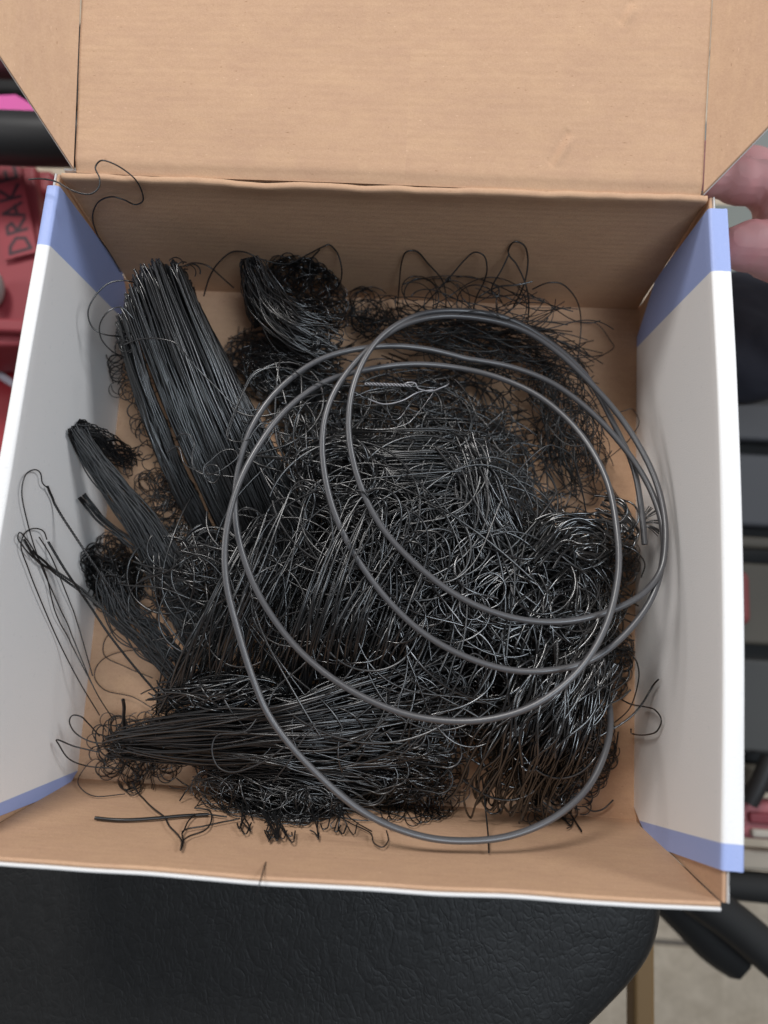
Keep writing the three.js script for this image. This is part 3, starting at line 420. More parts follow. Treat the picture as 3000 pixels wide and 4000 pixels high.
clump('wire_tuft', 'dark curly tuft of wire at the left wall, below the thin leaning bundle', 'wire tuft', soft, [
  ...many(150, () => wander({ x: 245, y: 1240, rx: 42, ry: 70, rot: -.3, h0: .002, h1: .03, len: 130, curl: .05, step: 6 }), { r: .0003, m: dull }),
  ...many(70, () => follow([[228, 1230, .026], [270, 1330, .022], [340, 1400, .016], [410, 1475, .012]], (t) => 16 + 18 * Math.sin(t * 3), .01, { wob: 9, n: 10, t0: .3, t1: .25, twist: 1, wf: 7 })),
  ...many(120, () => wander({ x: 400, y: 1240, rx: 120, ry: 110, rot: .5, h0: .001, h1: .016, len: 220, curl: .016 }), { m: plain })], { at: [260, 1270, 0], parts: 20, r: 0.00036 });

// springy loops lying over everything, bridging one bundle to the next
clump('wire_loops', 'long springy loops of black wire lying loose over the whole heap beneath the cord', 'wire loops', plain, [
  ...many(38, () => wander({ x: 840, y: 1270, rx: 400, ry: 360, rot: -.3, h0: .04, h1: .06, len: 700, curl: .012 })),
  ...many(30, () => wander({ x: 930, y: 1330, rx: 330, ry: 300, h0: .04, h1: .058, len: 420, curl: .022 }), { m: shiny }),
  ...many(22, () => wander({ x: 420, y: 1270, rx: 150, ry: 190, rot: -.5, h0: .02, h1: .05, len: 330, curl: .02 })),
  ...many(16, () => wander({ x: 640, y: 900, rx: 170, ry: 140, h0: .03, h1: .056, len: 330, curl: .018 })),
  ...many(18, () => wander({ x: 1130, y: 1560, rx: 160, ry: 170, h0: .03, h1: .05, len: 380, curl: .02 }), { m: shiny })], { at: [840, 1270, 0], parts: 60, r: 0.00052 });
// ---------------------------------------------------------------- single strands one can follow by eye
function strand(label, pts, o = {}) {
  const geo = (a) => new Tub().add(line(a, a.length * 8, !o.free), o.r ?? 0.00036, 6).geo(), name = o.name ?? 'loose_strand';
  if (!o.second) return tag(mesh(name, geo(pts), o.m ?? plain, scene), label, o.cat ?? 'wire');
  const g = thing(name, label, o.cat ?? 'wire', point(pts[0]));
  for (const a of [pts, ...o.second]) mesh('strand', geo(a), o.m ?? plain, g);
}
strand('wavy black strand curling over the blue corner of the left wall and the back fold', [[62, 388, .107], [85, 386, .109], [120, 392, .11], [160, 413, .109], [195, 419, .108], [213, 405, .108], [215, 385, .109], [206, 362, .11], [218, 347, .111], [250, 356, .11], [290, 385, .106], [310, 415, 'B'], [308, 428, 'B'], [292, 434, 'B'], [270, 424, 'B'], [245, 417, 'B'], [218, 425, 'B'], [203, 448, 'B'], [202, 470, 'B'], [212, 500, 'B'], [235, 535, 'B'], [262, 580, 'B']], { free: true, m: dull });
strand('two round loops of wire bulging left from the cut ends of the stiff bundle', [[295, 612, .066], [270, 606, .07], [235, 612, .072], [205, 640, .072], [190, 675, .07], [200, 708, .066], [225, 722, .062], [262, 727, .054]], { free: true, second: [[[290, 690, .064], [262, 664, .068], [235, 672, .07], [216, 700, .068], [218, 730, .064], [240, 757, .058], [268, 772, .05]]] });
strand('thin strand lying diagonally across the upper half of the stiff bundle', [[268, 745, .075], [300, 733, .078], [345, 732, .08], [380, 742, .08], [400, 765, .079], [430, 800, .076], [470, 840, .07], [500, 870, .066], [530, 885, .062], [565, 882, .06], [590, 860, .06], [598, 828, .06], [580, 800, .061], [560, 798, .062], [540, 815, .062], [520, 860, .062], [500, 915, .062], [490, 950, .062]]);
strand('twisted curl of wire knotted on top of the stiff bundle', [[590, 935, .066], [585, 918, .067], [565, 915, .068], [550, 930, .068], [535, 950, .068], [500, 952, .067], [490, 940, .067], [500, 905, .067], [530, 840, .066], [548, 810, .066], [580, 795, .065], [620, 796, .064], [670, 820, .062], [720, 832, .06], [800, 833, .058]], { second: [[[530, 980, .066], [548, 985, .068], [572, 962, .068], [588, 935, .066]], [[385, 950, .06], [382, 945, .064], [392, 938, .067], [410, 940, .068], [420, 958, .068], [415, 985, .068], [418, 1010, .068], [440, 1025, .068], [465, 1022, .069], [500, 1000, .069], [514, 985, .069], [505, 972, .069], [480, 975, .069], [455, 995, .069], [440, 1010, .069], [445, 1035, .068], [462, 1043, .068], [474, 1028, .07], [470, 1008, .071], [450, 1005, .07], [442, 1020, .069], [452, 1038, .067]], [[360, 978, .056], [385, 965, .06], [398, 1000, .062], [430, 1018, .066], [470, 1026, .067], [520, 1028, .066], [535, 1010, .064], [540, 985, .064]]] });
strand('glinting twisted wire crossing the two left sides of the cord rings', [[715, 832, .056], [735, 848, .058], [765, 855, .058], [800, 843, .057], [860, 836, .056], [900, 834, .055], [940, 838, .054], [968, 835, .052]], { m: shiny, second: [[[788, 829, .058], [830, 832, .058], [880, 834, .057], [895, 828, .057], [880, 826, .057], [868, 834, .056], [900, 848, .055], [870, 865, .054], [830, 873, .054], [795, 862, .054], [760, 845, .056]], [[900, 850, .052], [880, 880, .05], [860, 905, .05], [820, 905, .05], [785, 900, .05], [780, 885, .05], [788, 868, .052]], [[935, 850, .05], [905, 890, .05], [880, 915, .05], [830, 928, .049], [770, 925, .048]], [[770, 860, .055], [740, 878, .054], [735, 905, .052], [748, 925, .048]]] });
strand('short silvery twist of wire glinting near the top left inside the cord rings', Array.from({ length: 40 }, (_, i) => [788 + i * 2.6, 829 + i * .1 + 2.2 * Math.sin(i * 1.1), .0605 + .0006 * Math.cos(i * 1.1)]), { m: silver, r: .0004, name: 'twisted_wire', second: [Array.from({ length: 40 }, (_, i) => [788 + i * 2.6, 829 + i * .1 - 2.2 * Math.sin(i * 1.1), .0605 - .0006 * Math.cos(i * 1.1)])] });
strand('silvery kinked strand trailing right from the short silvery twist', [[868, 834, .06], [880, 827, .061], [897, 828, .061], [902, 838, .06], [930, 845, .058], [952, 838, .057], [966, 832, .057], [970, 828, .058]], { m: silver, r: .00036, name: 'twisted_wire', second: [[[795, 862, .058], [830, 873, .058], [870, 865, .058], [902, 848, .058], [935, 842, .057]]] });
strand('tall loop of wire standing against the left part of the back wall', [[440, 640, .03], [452, 600, .036], [470, 570, .042], [500, 545, .046], [530, 545, .048], [565, 560, .046], [620, 570, .044], [668, 548, .048], [700, 532, .052], [712, 528, .052], [728, 545, .05], [738, 580, .044], [735, 610, .036], [722, 628, .03]], { m: dull, r: .0004, second: [[[396, 575, .03], [420, 568, .036], [450, 575, .036], [480, 600, .03], [505, 622, .024]], [[668, 590, .04], [672, 562, .044], [690, 540, .05]]] });
strand('narrow arch of wire on the back wall above the left rim of the cord rings', [[858, 672, .012], [862, 620, .026], [868, 565, .04], [880, 543, .046], [900, 543, .047], [930, 575, .04], [955, 605, .032], [963, 640, .022], [962, 680, .01]], { m: dull, r: .00042 });
strand('knotted strand slanting up the back wall right of the narrow arch', [[880, 690, .02], [915, 660, .028], [945, 628, .036], [975, 595, .044], [1005, 560, .052], [1025, 545, .056], [1045, 552, .056], [1052, 580, .05], [1045, 610, .042], [1030, 640, .034], [1018, 690, .02]], { m: dull, r: .0004, second: [[[965, 610, .04], [972, 606, .043], [970, 598, .043], [963, 606, .041], [974, 602, .042]]] });
strand('tall dark double loop of wire standing highest on the back wall', [[1140, 700, .02], [1142, 650, .032], [1134, 610, .042], [1115, 570, .05], [1100, 552, .055], [1098, 540, .058], [1112, 522, .062], [1130, 528, .06], [1140, 555, .054], [1138, 590, .046], [1128, 625, .038], [1108, 665, .026]], { r: .00046, m: plain, second: [[[1100, 548, .056], [1085, 580, .05], [1065, 615, .042], [1062, 630, .038], [1075, 640, .036], [1078, 625, .038], [1060, 610, .042]], [[1035, 640, .034], [1075, 620, .04], [1120, 615, .042], [1150, 608, .042]]] });
strand('low brown-black arch of wire at the right end of the back wall', [[1150, 625, .036], [1180, 612, .04], [1210, 612, .04], [1235, 632, .036], [1250, 660, .03], [1255, 700, .02], [1250, 760, .016], [1245, 790, .014]], { m: dull, r: .00038 });
strand('thin angular strand on the bare cardboard in the back right corner', [[1090, 690, .006], [1200, 695, .005], [1262, 696, .004], [1290, 700, .004], [1318, 735, .003], [1326, 750, .003], [1300, 768, .003], [1262, 786, .004]], { m: dull, r: .00026 });
strand('wire loop lying on the white right wall near the front corner', [[1288, 1448, .012], [1330, 1500, .016], [1360, 1520, .028], [1400, 1527, 'R'], [1425, 1535, 'R'], [1438, 1556, 'R'], [1430, 1578, 'R'], [1405, 1588, 'R'], [1375, 1586, 'R'], [1363, 1575, .03]], { m: dull, r: .00038 });
strand('thin strand hanging between cardboard and white wall above the wire loop', [[1300, 1395, .012], [1345, 1405, .02], [1370, 1420, .026], [1380, 1450, .026], [1375, 1490, .022], [1360, 1530, .016], [1335, 1555, .008], [1312, 1572, .004]], { m: dull, r: .00034, second: [[[1335, 1400, .016], [1352, 1388, .02], [1362, 1402, .022], [1340, 1406, .018], [1310, 1404, .012]], [[1300, 1440, .008], [1330, 1440, .012], [1342, 1420, .014], [1330, 1400, .014]]] });
strand('small hooked strand where the cord rings meet the white right wall', [[1290, 905, .03], [1340, 890, .034], [1375, 886, 'R'], [1385, 900, 'R'], [1376, 925, .03], [1350, 960, .02], [1300, 1000, .01]], { m: dull, r: .00026 });
strand('bright arched strand below the middle of the large cord ring', [[960, 1530, .05], [985, 1480, .054], [1005, 1430, .056], [1022, 1412, .057], [1042, 1422, .057], [1050, 1450, .056], [1040, 1480, .052], [1020, 1505, .046], [1005, 1512, .04]], { m: soft, r: .00042 });
strand('wide bright arc of wire across the fan of loops', [[590, 1340, .05], [640, 1322, .056], [690, 1318, .058], [735, 1330, .058], [762, 1362, .056], [775, 1400, .05], [778, 1440, .044]], { m: soft });
strand('loose curved strand lying over the splayed bundle at the front', [[560, 1545, .05], [530, 1580, .052], [468, 1590, .05], [458, 1620, .05], [470, 1655, .05], [500, 1668, .052], [560, 1650, .054], [620, 1610, .056], [660, 1580, .056]], { m: soft, r: .00042, second: [[[590, 1690, .05], [620, 1650, .056], [660, 1590, .058], [685, 1560, .058]]] });
strand('stiff black stick of wire lying on the front wall flap at the left', [[205, 1767, .018], [260, 1772, .018], [330, 1768, .018], [400, 1762, .018], [450, 1760, .016]], { m: dull, r: .0008, name: 'wire_stick' });
strand('crinkled strand with a forked end reaching down the front wall', [[285, 1690, .016], [300, 1715, .018], [330, 1745, .024], [355, 1765, .028], [365, 1785, .032], [385, 1805, .036], [392, 1818, .039], [390, 1838, .041], [396, 1822, .04], [398, 1795, .036], [440, 1785, .034], [490, 1775, .03], [518, 1768, .026]], { m: dull, r: .00038, second: [[[392, 1818, .039], [410, 1806, .038], [440, 1795, .036], [455, 1778, .034], [450, 1752, .03], [420, 1745, .026]], [[395, 1800, .037], [410, 1770, .034], [430, 1758, .03], [490, 1765, .022]], [[388, 1730, .02], [405, 1705, .024], [425, 1688, .028]]] });
strand('long fine strand poking over the front rim above the dark seat', [[596, 1780, .02], [585, 1830, .05], [572, 1870, .095], [562, 1905, .11], [553, 1935, .11]], { free: true, r: .0003, m: plain });
strand('short bent offcut of wire in the front right corner', [[1264, 1742, .003], [1280, 1752, .003], [1302, 1748, .003], [1325, 1728, .003]], { m: dull, r: .00042, name: 'wire_offcut' });
strand('short slanting offcut of wire on bare cardboard beside the large ring', [[1322, 1650, .003], [1330, 1615, .003], [1336, 1580, .003]], { m: dull, r: .00042, name: 'wire_offcut' });
strand('straight dark wire end sticking out under the front right of the large cord ring', [[1190, 1700, .012], [1215, 1730, .01], [1235, 1762, .012], [1256, 1795, .018]], { m: dull, r: .0005 });
strand('dark wire end just left of another, crossing under the front right of the ring', [[1120, 1690, .012], [1170, 1730, .01], [1210, 1760, .012], [1232, 1784, .016]], { m: dull, r: .0005 });
strand('single straight end hanging below the bottom of the large cord ring', [[1042, 1680, .03], [1048, 1740, .04], [1054, 1800, .052], [1056, 1842, .056]], { m: plain, r: .0004 });
strand('small loose curl on the front wall left of the large ring bottom', [[700, 1745, .02], [760, 1780, .022], [800, 1800, .026], [808, 1822, .032], [825, 1830, .034], [838, 1818, .033], [835, 1795, .028]], { m: dull, r: .0003 });
strand('thin upright pin of wire at the left end of the splayed bundle', [[266, 1512, .05], [268, 1530, .04], [267, 1552, .03], [270, 1580, .022]], { r: .0009, m: plain, name: 'wire_pin' });
strand('two angular wire ends sticking out by the lower left corner of the white wall', [[280, 1590, .022], [210, 1605, .022], [165, 1585, .026], [150, 1560, .03], [158, 1545, .034], [175, 1548, .034], [190, 1562, .03], [215, 1590, .024]], { m: dull, r: .00036, second: [[[260, 1660, .014], [190, 1655, .018], [150, 1640, .026], [128, 1610, .034], [122, 1598, .036], [160, 1612, .03], [215, 1625, .024]]] });
strand('thin curled strands lying on the bare cardboard at the left of the fan', [[355, 1430, .012], [300, 1405, .006], [240, 1415, .004], [212, 1435, .003], [204, 1462, .003], [225, 1490, .003], [285, 1505, .004], [330, 1530, .006]], { m: dull, r: .00026, second: [[[330, 1340, .012], [270, 1350, .008], [228, 1380, .004], [225, 1415, .004], [270, 1440, .004], [330, 1465, .006]], [[300, 1690, .003], [240, 1660, .003], [205, 1640, .004], [170, 1680, .008], [205, 1720, .006], [270, 1715, .004]]] });
strand('long glinting strand looping right of the narrow upright bundle', [[930, 1165, .045], [1000, 1200, .048], [1060, 1220, .048], [1130, 1185, .046], [1200, 1178, .045], [1260, 1168, .045], [1310, 1158, .045]], { m: shiny, r: .0004 });
strand('pale bent strand rising to the large ring on the right', [[1080, 1070, .046], [1110, 1030, .05], [1145, 990, .052], [1185, 962, .053], [1210, 968, .052], [1235, 985, .05], [1255, 1050, .044], [1275, 1150, .036], [1300, 1230, .03]], { m: dull, r: .00036, second: [[[1100, 1050, .046], [1150, 1000, .05], [1185, 962, .053]]] });
strand('oval loop of wire beside the right crossing of the cord rings', [[1320, 1180, .05], [1345, 1178, .052], [1375, 1192, .052], [1393, 1218, .05], [1385, 1248, .046]], { m: shiny, r: .00038, second: [[[1265, 1175, .044], [1215, 1195, .046], [1205, 1215, .046], [1225, 1232, .046], [1275, 1225, .046], [1310, 1205, .045]]] });
// braided threads pulled up the left wall
{
  const g = thing('thread_loops', 'braided black threads with thin loops leaning up the white wall at the lower left', 'thread', P(250, 1300, 0));
  const braid = (pts, n) => { const c = line(pts, n, true); for (const ph of [0, 2.1, 4.2]) { const t = V(), a = V(), b = V(), q = c.map((p, i) => { t.copy(c[Math.min(i + 1, c.length - 1)]).sub(c[Math.max(0, i - 1)]).normalize(); a.set(0, 1, 0).addScaledVector(t, -t.y).normalize(); b.crossVectors(t, a); return p.clone().addScaledVector(a, .00033 * Math.cos(i * .9 + ph)).addScaledVector(b, .00033 * Math.sin(i * .9 + ph)); }); mesh('braid', new Tub().add(q, .00032, 5).geo(), dull, g); } };
  braid([[392, 1478, .03], [330, 1390, .042], [260, 1300, .052], [190, 1200, .062], [110, 1090, 'L'], [93, 1050, 'L']], 220);
  braid([[398, 1490, .03], [340, 1425, .036], [260, 1350, .044], [190, 1290, .05], [110, 1238, 'L'], [70, 1210, 'L'], [42, 1165, 'L']], 220);
  braid([[390, 1500, .026], [320, 1420, .036], [250, 1345, .044], [180, 1275, .05], [100, 1225, 'L'], [60, 1190, 'L']], 220);
  braid([[350, 1510, .02], [290, 1440, .03], [235, 1370, .038], [195, 1310, .044], [140, 1230, .062], [95, 1170, 'L']], 220);
  for (const p of [[[95, 1055, 'L'], [82, 1042, 'L'], [78, 1022, 'L'], [65, 1014, 'L'], [45, 1026, 'L'], [37, 1060, 'L'], [50, 1130, 'L'], [75, 1210, 'L'], [110, 1290, 'L'], [150, 1380, 'L'], [205, 1490, .024], [245, 1555, .01]], [[92, 1165, 'L'], [85, 1148, 'L'], [65, 1141, 'L'], [45, 1150, 'L'], [35, 1175, 'L'], [52, 1230, 'L'], [80, 1300, 'L'], [120, 1390, 'L'], [170, 1470, .028], [215, 1545, .01]], [[62, 1205, 'L'], [40, 1180, 'L'], [28, 1160, 'L'], [32, 1150, 'L'], [48, 1165, 'L'], [70, 1200, 'L'], [90, 1240, 'L'], [110, 1320, 'L'], [150, 1400, 'L'], [200, 1480, .022]], [[75, 1160, 'L'], [100, 1200, 'L'], [130, 1270, 'L'], [160, 1350, 'L'], [200, 1460, .026]]]) mesh('thread', new Tub().add(line(p, p.length * 8), .0003, 5).geo(), dull, g);
}
// ---------------------------------------------------------------- surroundings
// padded black seat under the box
const leatherN = lattice(128);
{
  const S = 1024, crease = (x, y, f) => { let d1 = 9, d2 = 9; const gx = x * f, gy = y * f, X = Math.floor(gx), Y = Math.floor(gy); for (let j = -1; j <= 1; j++) for (let i = -1; i <= 1; i++) { const h1 = leatherN(((X + i) % f + f) % f + 0.0001, ((Y + j) % f + f) % f + 0.0001), h2 = leatherN(((X + i) % f + f) % f + 40, ((Y + j) % f + f) % f + 17), dx = X + i + h1 - gx, dy = Y + j + h2 - gy, d = dx * dx + dy * dy; if (d < d1) { d2 = d1; d1 = d; } else if (d < d2) d2 = d; } return Math.sqrt(d2) - Math.sqrt(d1); };
  const wv = (x, y) => [x + 0.03 * (L16(x * 16, y * 16) - 0.5) + 0.012 * (L64(x * 64, y * 64) - 0.5), y + 0.03 * (L16(x * 16 + 5, y * 16 + 9) - 0.5) + 0.012 * (L64(x * 64 + 7, y * 64 + 3) - 0.5)];
  const data = new Float32Array(S * S);
  for (let y = 0; y < S; y++) for (let x = 0; x < S; x++) { const [u, v] = wv(x / S, y / S), c1 = Math.min(1, crease(u * 1.0 + v * 0.0, v, 20) * 3.6), c2 = Math.min(1, crease(u, v, 64) * 2.6), k = L16(x / 64, y / 64); data[y * S + x] = 0.34 * Math.pow(c1, 0.6) * (0.35 + 0.65 * k) + 0.22 * c2 * (1.1 - 0.6 * k) + 0.3 * (L256(x / 4, y / 4) - 0.5) * 0.3 + 0.4 * (L64(x / 30, y / 30) - 0.5); }
  const bump = fieldTexture(S, S, (x, y) => { const v = 40 + 170 * data[y * S + x]; return [v, v, v]; });
  const dust = fieldTexture(512, 512, (x, y) => { const s = L256(x / 2, y / 2) > 0.9 ? 4 : 0, v = (L64(x / 8, y / 8) - 0.5) * 5 + (L256(x, y) - 0.5) * 5 + s; return [31 + v * .9, 31 + v * .9, 31 + v * .9]; }, true);
  bump.repeat.set(1 / 0.2, 1 / 0.27); dust.repeat.set(1 / 0.16, 1 / 0.16);
  const leather = new THREE.MeshPhysicalMaterial({ map: dust, bumpMap: bump, bumpScale: 0.0006, roughness: 0.5, ior: 1.4 });
  const Y = -0.0035, edge = [[2610, 3300], [2604, 3480], [2594, 3600], [2575, 3690], [2540, 3765], [2470, 3860], [2395, 3940], [2330, 4005], [2230, 4100], [2060, 4220], [1800, 4330], [1400, 4400]].map(([x, y]) => at(x, y, Y - 0.012));
  const outline = curve(edge, 70), pts = [new THREE.Vector2(0.155, -0.12), ...outline.map((p) => new THREE.Vector2(p.x, p.z)), new THREE.Vector2(-0.12, 0.44), new THREE.Vector2(-0.24, 0.4), new THREE.Vector2(-0.3, 0.25), new THREE.Vector2(-0.27, 0.17), new THREE.Vector2(-0.13, 0.15), new THREE.Vector2(-0.12, -0.12)];
  // rows of the cushion: the outline drawn in step by step
  const n = pts.length, cx = 0, cz = 0.12, rows = [[0.965, -0.075], [0.995, -0.06], [1, -0.04], [0.997, -0.024], [0.986, -0.011], [0.965, -0.004], [0.94, 0], [0.85, 0.0006], [0.7, 0.0008], [0.5, 0.0004], [0.25, 0], [0.02, 0]], pos = [], uv = [], idx = [];
  for (const [k, y] of rows) for (const p of pts) { const x = cx + (p.x - cx) * k, z = cz + (p.y - cz) * k, yy = Y + y + (k > 0.3 ? 0.0012 * noise.noise(x * 16, z * 16, 4) - 0.0014 : -0.0014); pos.push(x, yy, z); uv.push(x, z - y * 0.7); }
  for (let r = 0; r < rows.length - 1; r++) for (let i = 0; i < n; i++) { const a = r * n + i, b = r * n + (i + 1) % n; idx.push(a, a + n, b, b, a + n, b + n); }
  const g = new THREE.BufferGeometry(); g.setAttribute('position', new THREE.Float32BufferAttribute(pos, 3)); g.setAttribute('uv', new THREE.Float32BufferAttribute(uv, 2)); g.setIndex(idx); g.computeVertexNormals();
  const chair = thing('desk_chair', 'chair with padded black leather seat that the cardboard box stands on', 'chair', V(0, -0.08, 0.15));
  mesh('seat_cushion', g, leather, chair);
  const plastic = new THREE.MeshStandardMaterial({ color: new THREE.Color(0.012, 0.012, 0.012), roughness: 0.75 }), wood = new THREE.MeshStandardMaterial({ color: new THREE.Color(0.22, 0.13, 0.05), roughness: 0.6 });
  const a = at(2478, 3600, -0.12), b = at(2560, 3600, -0.12), c = at(2535, 4200, -0.12), bd = new RoundedBoxGeometry(b.x - a.x, 0.018, c.z - a.z, 3, 0.003); bd.translate((a.x + b.x) / 2, -0.13, (a.z + c.z) / 2); mesh('seat_board', bd, wood, chair);
  const bar = (q, r, w) => { const m = curve(q.map(([x, y, h]) => at(x, y, h)), 24); return new Tub().add(m, w, 8).geo(); };
  mesh('chair_arm', bar([[2500, 3380, -.2], [2680, 3560, -.2], [2800, 3680, -.2], [2890, 3740, -.2]], 0, 0.017), plastic, chair);
  mesh('chair_arm', bar([[2690, 3480, -.16], [2860, 3600, -.16], [3000, 3720, -.16], [3150, 3850, -.16]], 0, 0.014), plastic, chair);
  mesh('chair_leg', bar([[2640, 3440, -.22], [2860, 3455, -.22], [3100, 3480, -.22]], 0, 0.012), plastic, chair);
}
// tiled floor far below
{
  const tileTex = fieldTexture(256, 256, (x, y) => { const v = (L64(x / 8, y / 8) - 0.5) * 14 + (L16(x / 32, y / 32) - 0.5) * 16 + (L256(x, y) - 0.5) * 6; return [196 + v, 181 + v, 160 + v]; }, true); tileTex.repeat.set(3, 3);
  const tm = new THREE.MeshStandardMaterial({ map: tileTex, roughness: 0.6 }), grout = new THREE.MeshStandardMaterial({ color: new THREE.Color(0.16, 0.14, 0.12), roughness: 0.9 });
  const floor = new THREE.Group(); floor.name = 'floor'; floor.userData.kind = 'structure'; floor.position.set(0, -0.5, 0); scene.add(floor);
  const bed = new THREE.BoxGeometry(4, 0.02, 4); bed.translate(0, -0.514, 0); mesh('grout_bed', bed, grout, floor);
  const z0 = at(2680, 3690, -0.5).z, T = 0.4, gap = 0.006, tg = new RoundedBoxGeometry(T - gap, 0.02, T - gap, 2, 0.002);
  for (let j = -4; j < 3; j++) for (let i = -4; i < 4; i++) { const t = tg.clone(); t.translate(0.15 + (i + 0.5) * T, -0.51, z0 + (j + 0.5) * T); mesh('floor_tile', t, tm, floor); }
}
// a rounded block spanning given photograph pixels at its top face
function slabAt(x0, y0, x1, y1, top, h, r = 0.004) { const a = at(x0, y0, top), b = at(x1, y1, top), g = new RoundedBoxGeometry(Math.abs(b.x - a.x), h, Math.abs(b.z - a.z), 4, Math.min(r, h / 2.2)); g.translate((a.x + b.x) / 2, top - h / 2, (a.z + b.z) / 2); return g; }
const paint = (r, g, b, rough = 0.5) => new THREE.MeshStandardMaterial({ color: new THREE.Color(r, g, b), roughness: rough });
// left: red case with hand lettering, black tube, pink sheet, striped packet
{
  const y = -0.1, red = paint(0.26, 0.035, 0.045, 0.55), dark = paint(0.1, 0.008, 0.014, 0.6);
  const q = [at(-420, 640, y), at(112, 650, y), at(188, 1330, y), at(-420, 1330, y)];
  const g = thing('red_case', 'red plastic case with handwritten black letters, lying left of the box', 'case', V(q[0].x, y - 0.05, q[0].z));
  const sh = new THREE.Shape(q.map((p) => new THREE.Vector2(p.x, -p.z)));
  const body = new THREE.ExtrudeGeometry(sh, { depth: 0.05, bevelEnabled: true, bevelSize: 0.003, bevelThickness: 0.003, bevelSegments: 3 }); body.rotateX(-Math.PI / 2); body.translate(0, y - 0.056, 0); mesh('case_body', body, red, g);
  mesh('case_rim', slabAt(100, 655, 196, 760, y - 0.012, 0.03, 0.006), red, g);
  mesh('case_ledge', slabAt(-300, 1225, 150, 1300, y + 0.006, 0.012, 0.003), red, g);
  mesh('case_base', slabAt(-300, 1270, 130, 1400, y - 0.03, 0.03), dark, g);
  const cv = document.createElement('canvas'); cv.width = 512; cv.height = 160; const c = cv.getContext('2d'); c.fillStyle = '#8c3039'; c.fillRect(0, 0, 512, 160); c.strokeStyle = '#2c1420'; c.lineWidth = 16; c.lineCap = 'round'; c.lineJoin = 'round';
  const st = (...p) => { c.beginPath(); p.forEach(([x, y2], i) => i ? c.lineTo(x, y2) : c.moveTo(x, y2)); c.stroke(); };
  st([28, 134], [24, 34], [60, 40], [96, 74], [86, 116], [28, 134]);                                  // D
  st([130, 132], [126, 40]); st([126, 40], [166, 42], [178, 66], [132, 86], [186, 130]);              // R
  st([204, 132], [236, 36], [272, 128]); st([216, 100], [264, 96]);                                    // A
  st([306, 34], [306, 130]); st([362, 36], [308, 86], [370, 128]);                                     // K
  st([466, 38], [408, 36], [410, 130], [476, 126]); st([410, 82], [456, 80]);                          // E
  const tx = new THREE.CanvasTexture(cv); tx.colorSpace = THREE.SRGBColorSpace;
  // label panel: its reading direction runs up the photograph
  const A = at(42, 1010, y + 0.0012), B = at(-26, 640, y + 0.0012), w = B.clone().sub(A), up = V(w.z, 0, -w.x).normalize(); if (up.x > 0) up.negate();
  const hgt = 0.021, C = A.clone().addScaledVector(up, -0.021), geo = new THREE.BufferGeometry(), vs = [C, C.clone().add(w), C.clone().add(w).addScaledVector(up, hgt * 1.25), C.clone().addScaledVector(up, hgt * 1.25)];
  geo.setAttribute('position', new THREE.Float32BufferAttribute(vs.flatMap((p) => [p.x, p.y, p.z]), 3)); geo.setAttribute('uv', new THREE.Float32BufferAttribute([0, 0, 1, 0, 1, 1, 0, 1], 2)); geo.setIndex([0, 1, 2, 0, 2, 3]); geo.computeVertexNormals();
  if (geo.attributes.normal.getY(0) < 0) { geo.setIndex([0, 2, 1, 0, 3, 2]); geo.computeVertexNormals(); }
  mesh('lettering', geo, new THREE.MeshStandardMaterial({ map: tx, roughness: 0.5 }), g);
}
{
  const pts = [[-500, 540, -.06], [-100, 536, -.06], [150, 545, -.06], [420, 552, -.06]].map(([x, y, h]) => at(x, y, h));
  tag(mesh('black_tube', new Tub().add(curve(pts, 20), 0.0185, 20).geo(), paint(0.02, 0.02, 0.021, 0.42), scene), 'thick smooth black tube running behind the back left corner of the box', 'tube');
  const pk = [[-200, 380], [60, 372], [140, 420], [240, 425], [240, 520], [-200, 520]].map(([x, y]) => at(x, y, -0.1)), sh = new THREE.Shape(pk.map((p) => new THREE.Vector2(p.x, -p.z))), gg = new THREE.ExtrudeGeometry(sh, { depth: 0.004, bevelEnabled: true, bevelSize: 0.001, bevelThickness: 0.001, bevelSegments: 2 }); gg.rotateX(-Math.PI / 2); gg.translate(0, -0.105, 0);
  tag(mesh('pink_folder', gg, paint(0.62, 0.09, 0.34, 0.5), scene), 'bright pink plastic folder behind the thick black tube', 'folder');
  tag(mesh('storage_tray', slabAt(-500, 60, 420, 420, -0.16, 0.03), paint(0.006, 0.006, 0.007, 0.7), scene), 'black tray under the left ear of the lid', 'tray');
  tag(mesh('maroon_cloth', slabAt(-300, 150, 60, 262, -0.12, 0.02, 0.009), paint(0.05, 0.006, 0.012, 0.9), scene), 'dark maroon cloth at the left edge below the slanted lid ear', 'cloth');
  tag(mesh('grey_ball', new THREE.SphereGeometry(0.015, 24, 16).scale(0.7, 0.8, 1.1).translate(...at(-45, 1130, -0.09).toArray()), paint(0.3, 0.29, 0.27, 0.4), scene), 'pale grey rounded ball on the red case at the left edge', 'ball');
  const pc = thing('striped_packet', 'red and white striped packet below the red case', 'packet', at(0, 1500, -0.17));
  mesh('packet_body', slabAt(-300, 1390, 90, 1900, -0.17, 0.04), paint(0.3, 0.012, 0.02, 0.4), pc);
  for (const [o, w] of [[0, 46], [88, 30]]) { const p = [[-200, 1235 + o], [120, 1440 + o], [120, 1440 + o + w], [-200, 1235 + o + w]].map(([x, y]) => at(x, y, -0.165)), s2 = new THREE.Shape(p.map((k) => new THREE.Vector2(k.x, -k.z))), g2 = new THREE.ExtrudeGeometry(s2, { depth: 0.002, bevelEnabled: false }); g2.rotateX(-Math.PI / 2); g2.translate(0, -0.167, 0); mesh('white_stripe', g2, paint(0.6, 0.55, 0.6, 0.4), pc); }
  tag(mesh('dark_cabinet', slabAt(-600, 1300, 500, 3300, -0.26, 0.05), paint(0.012, 0.012, 0.014, 0.7), scene), 'black cabinet top below the red case at the left', 'cabinet');
}
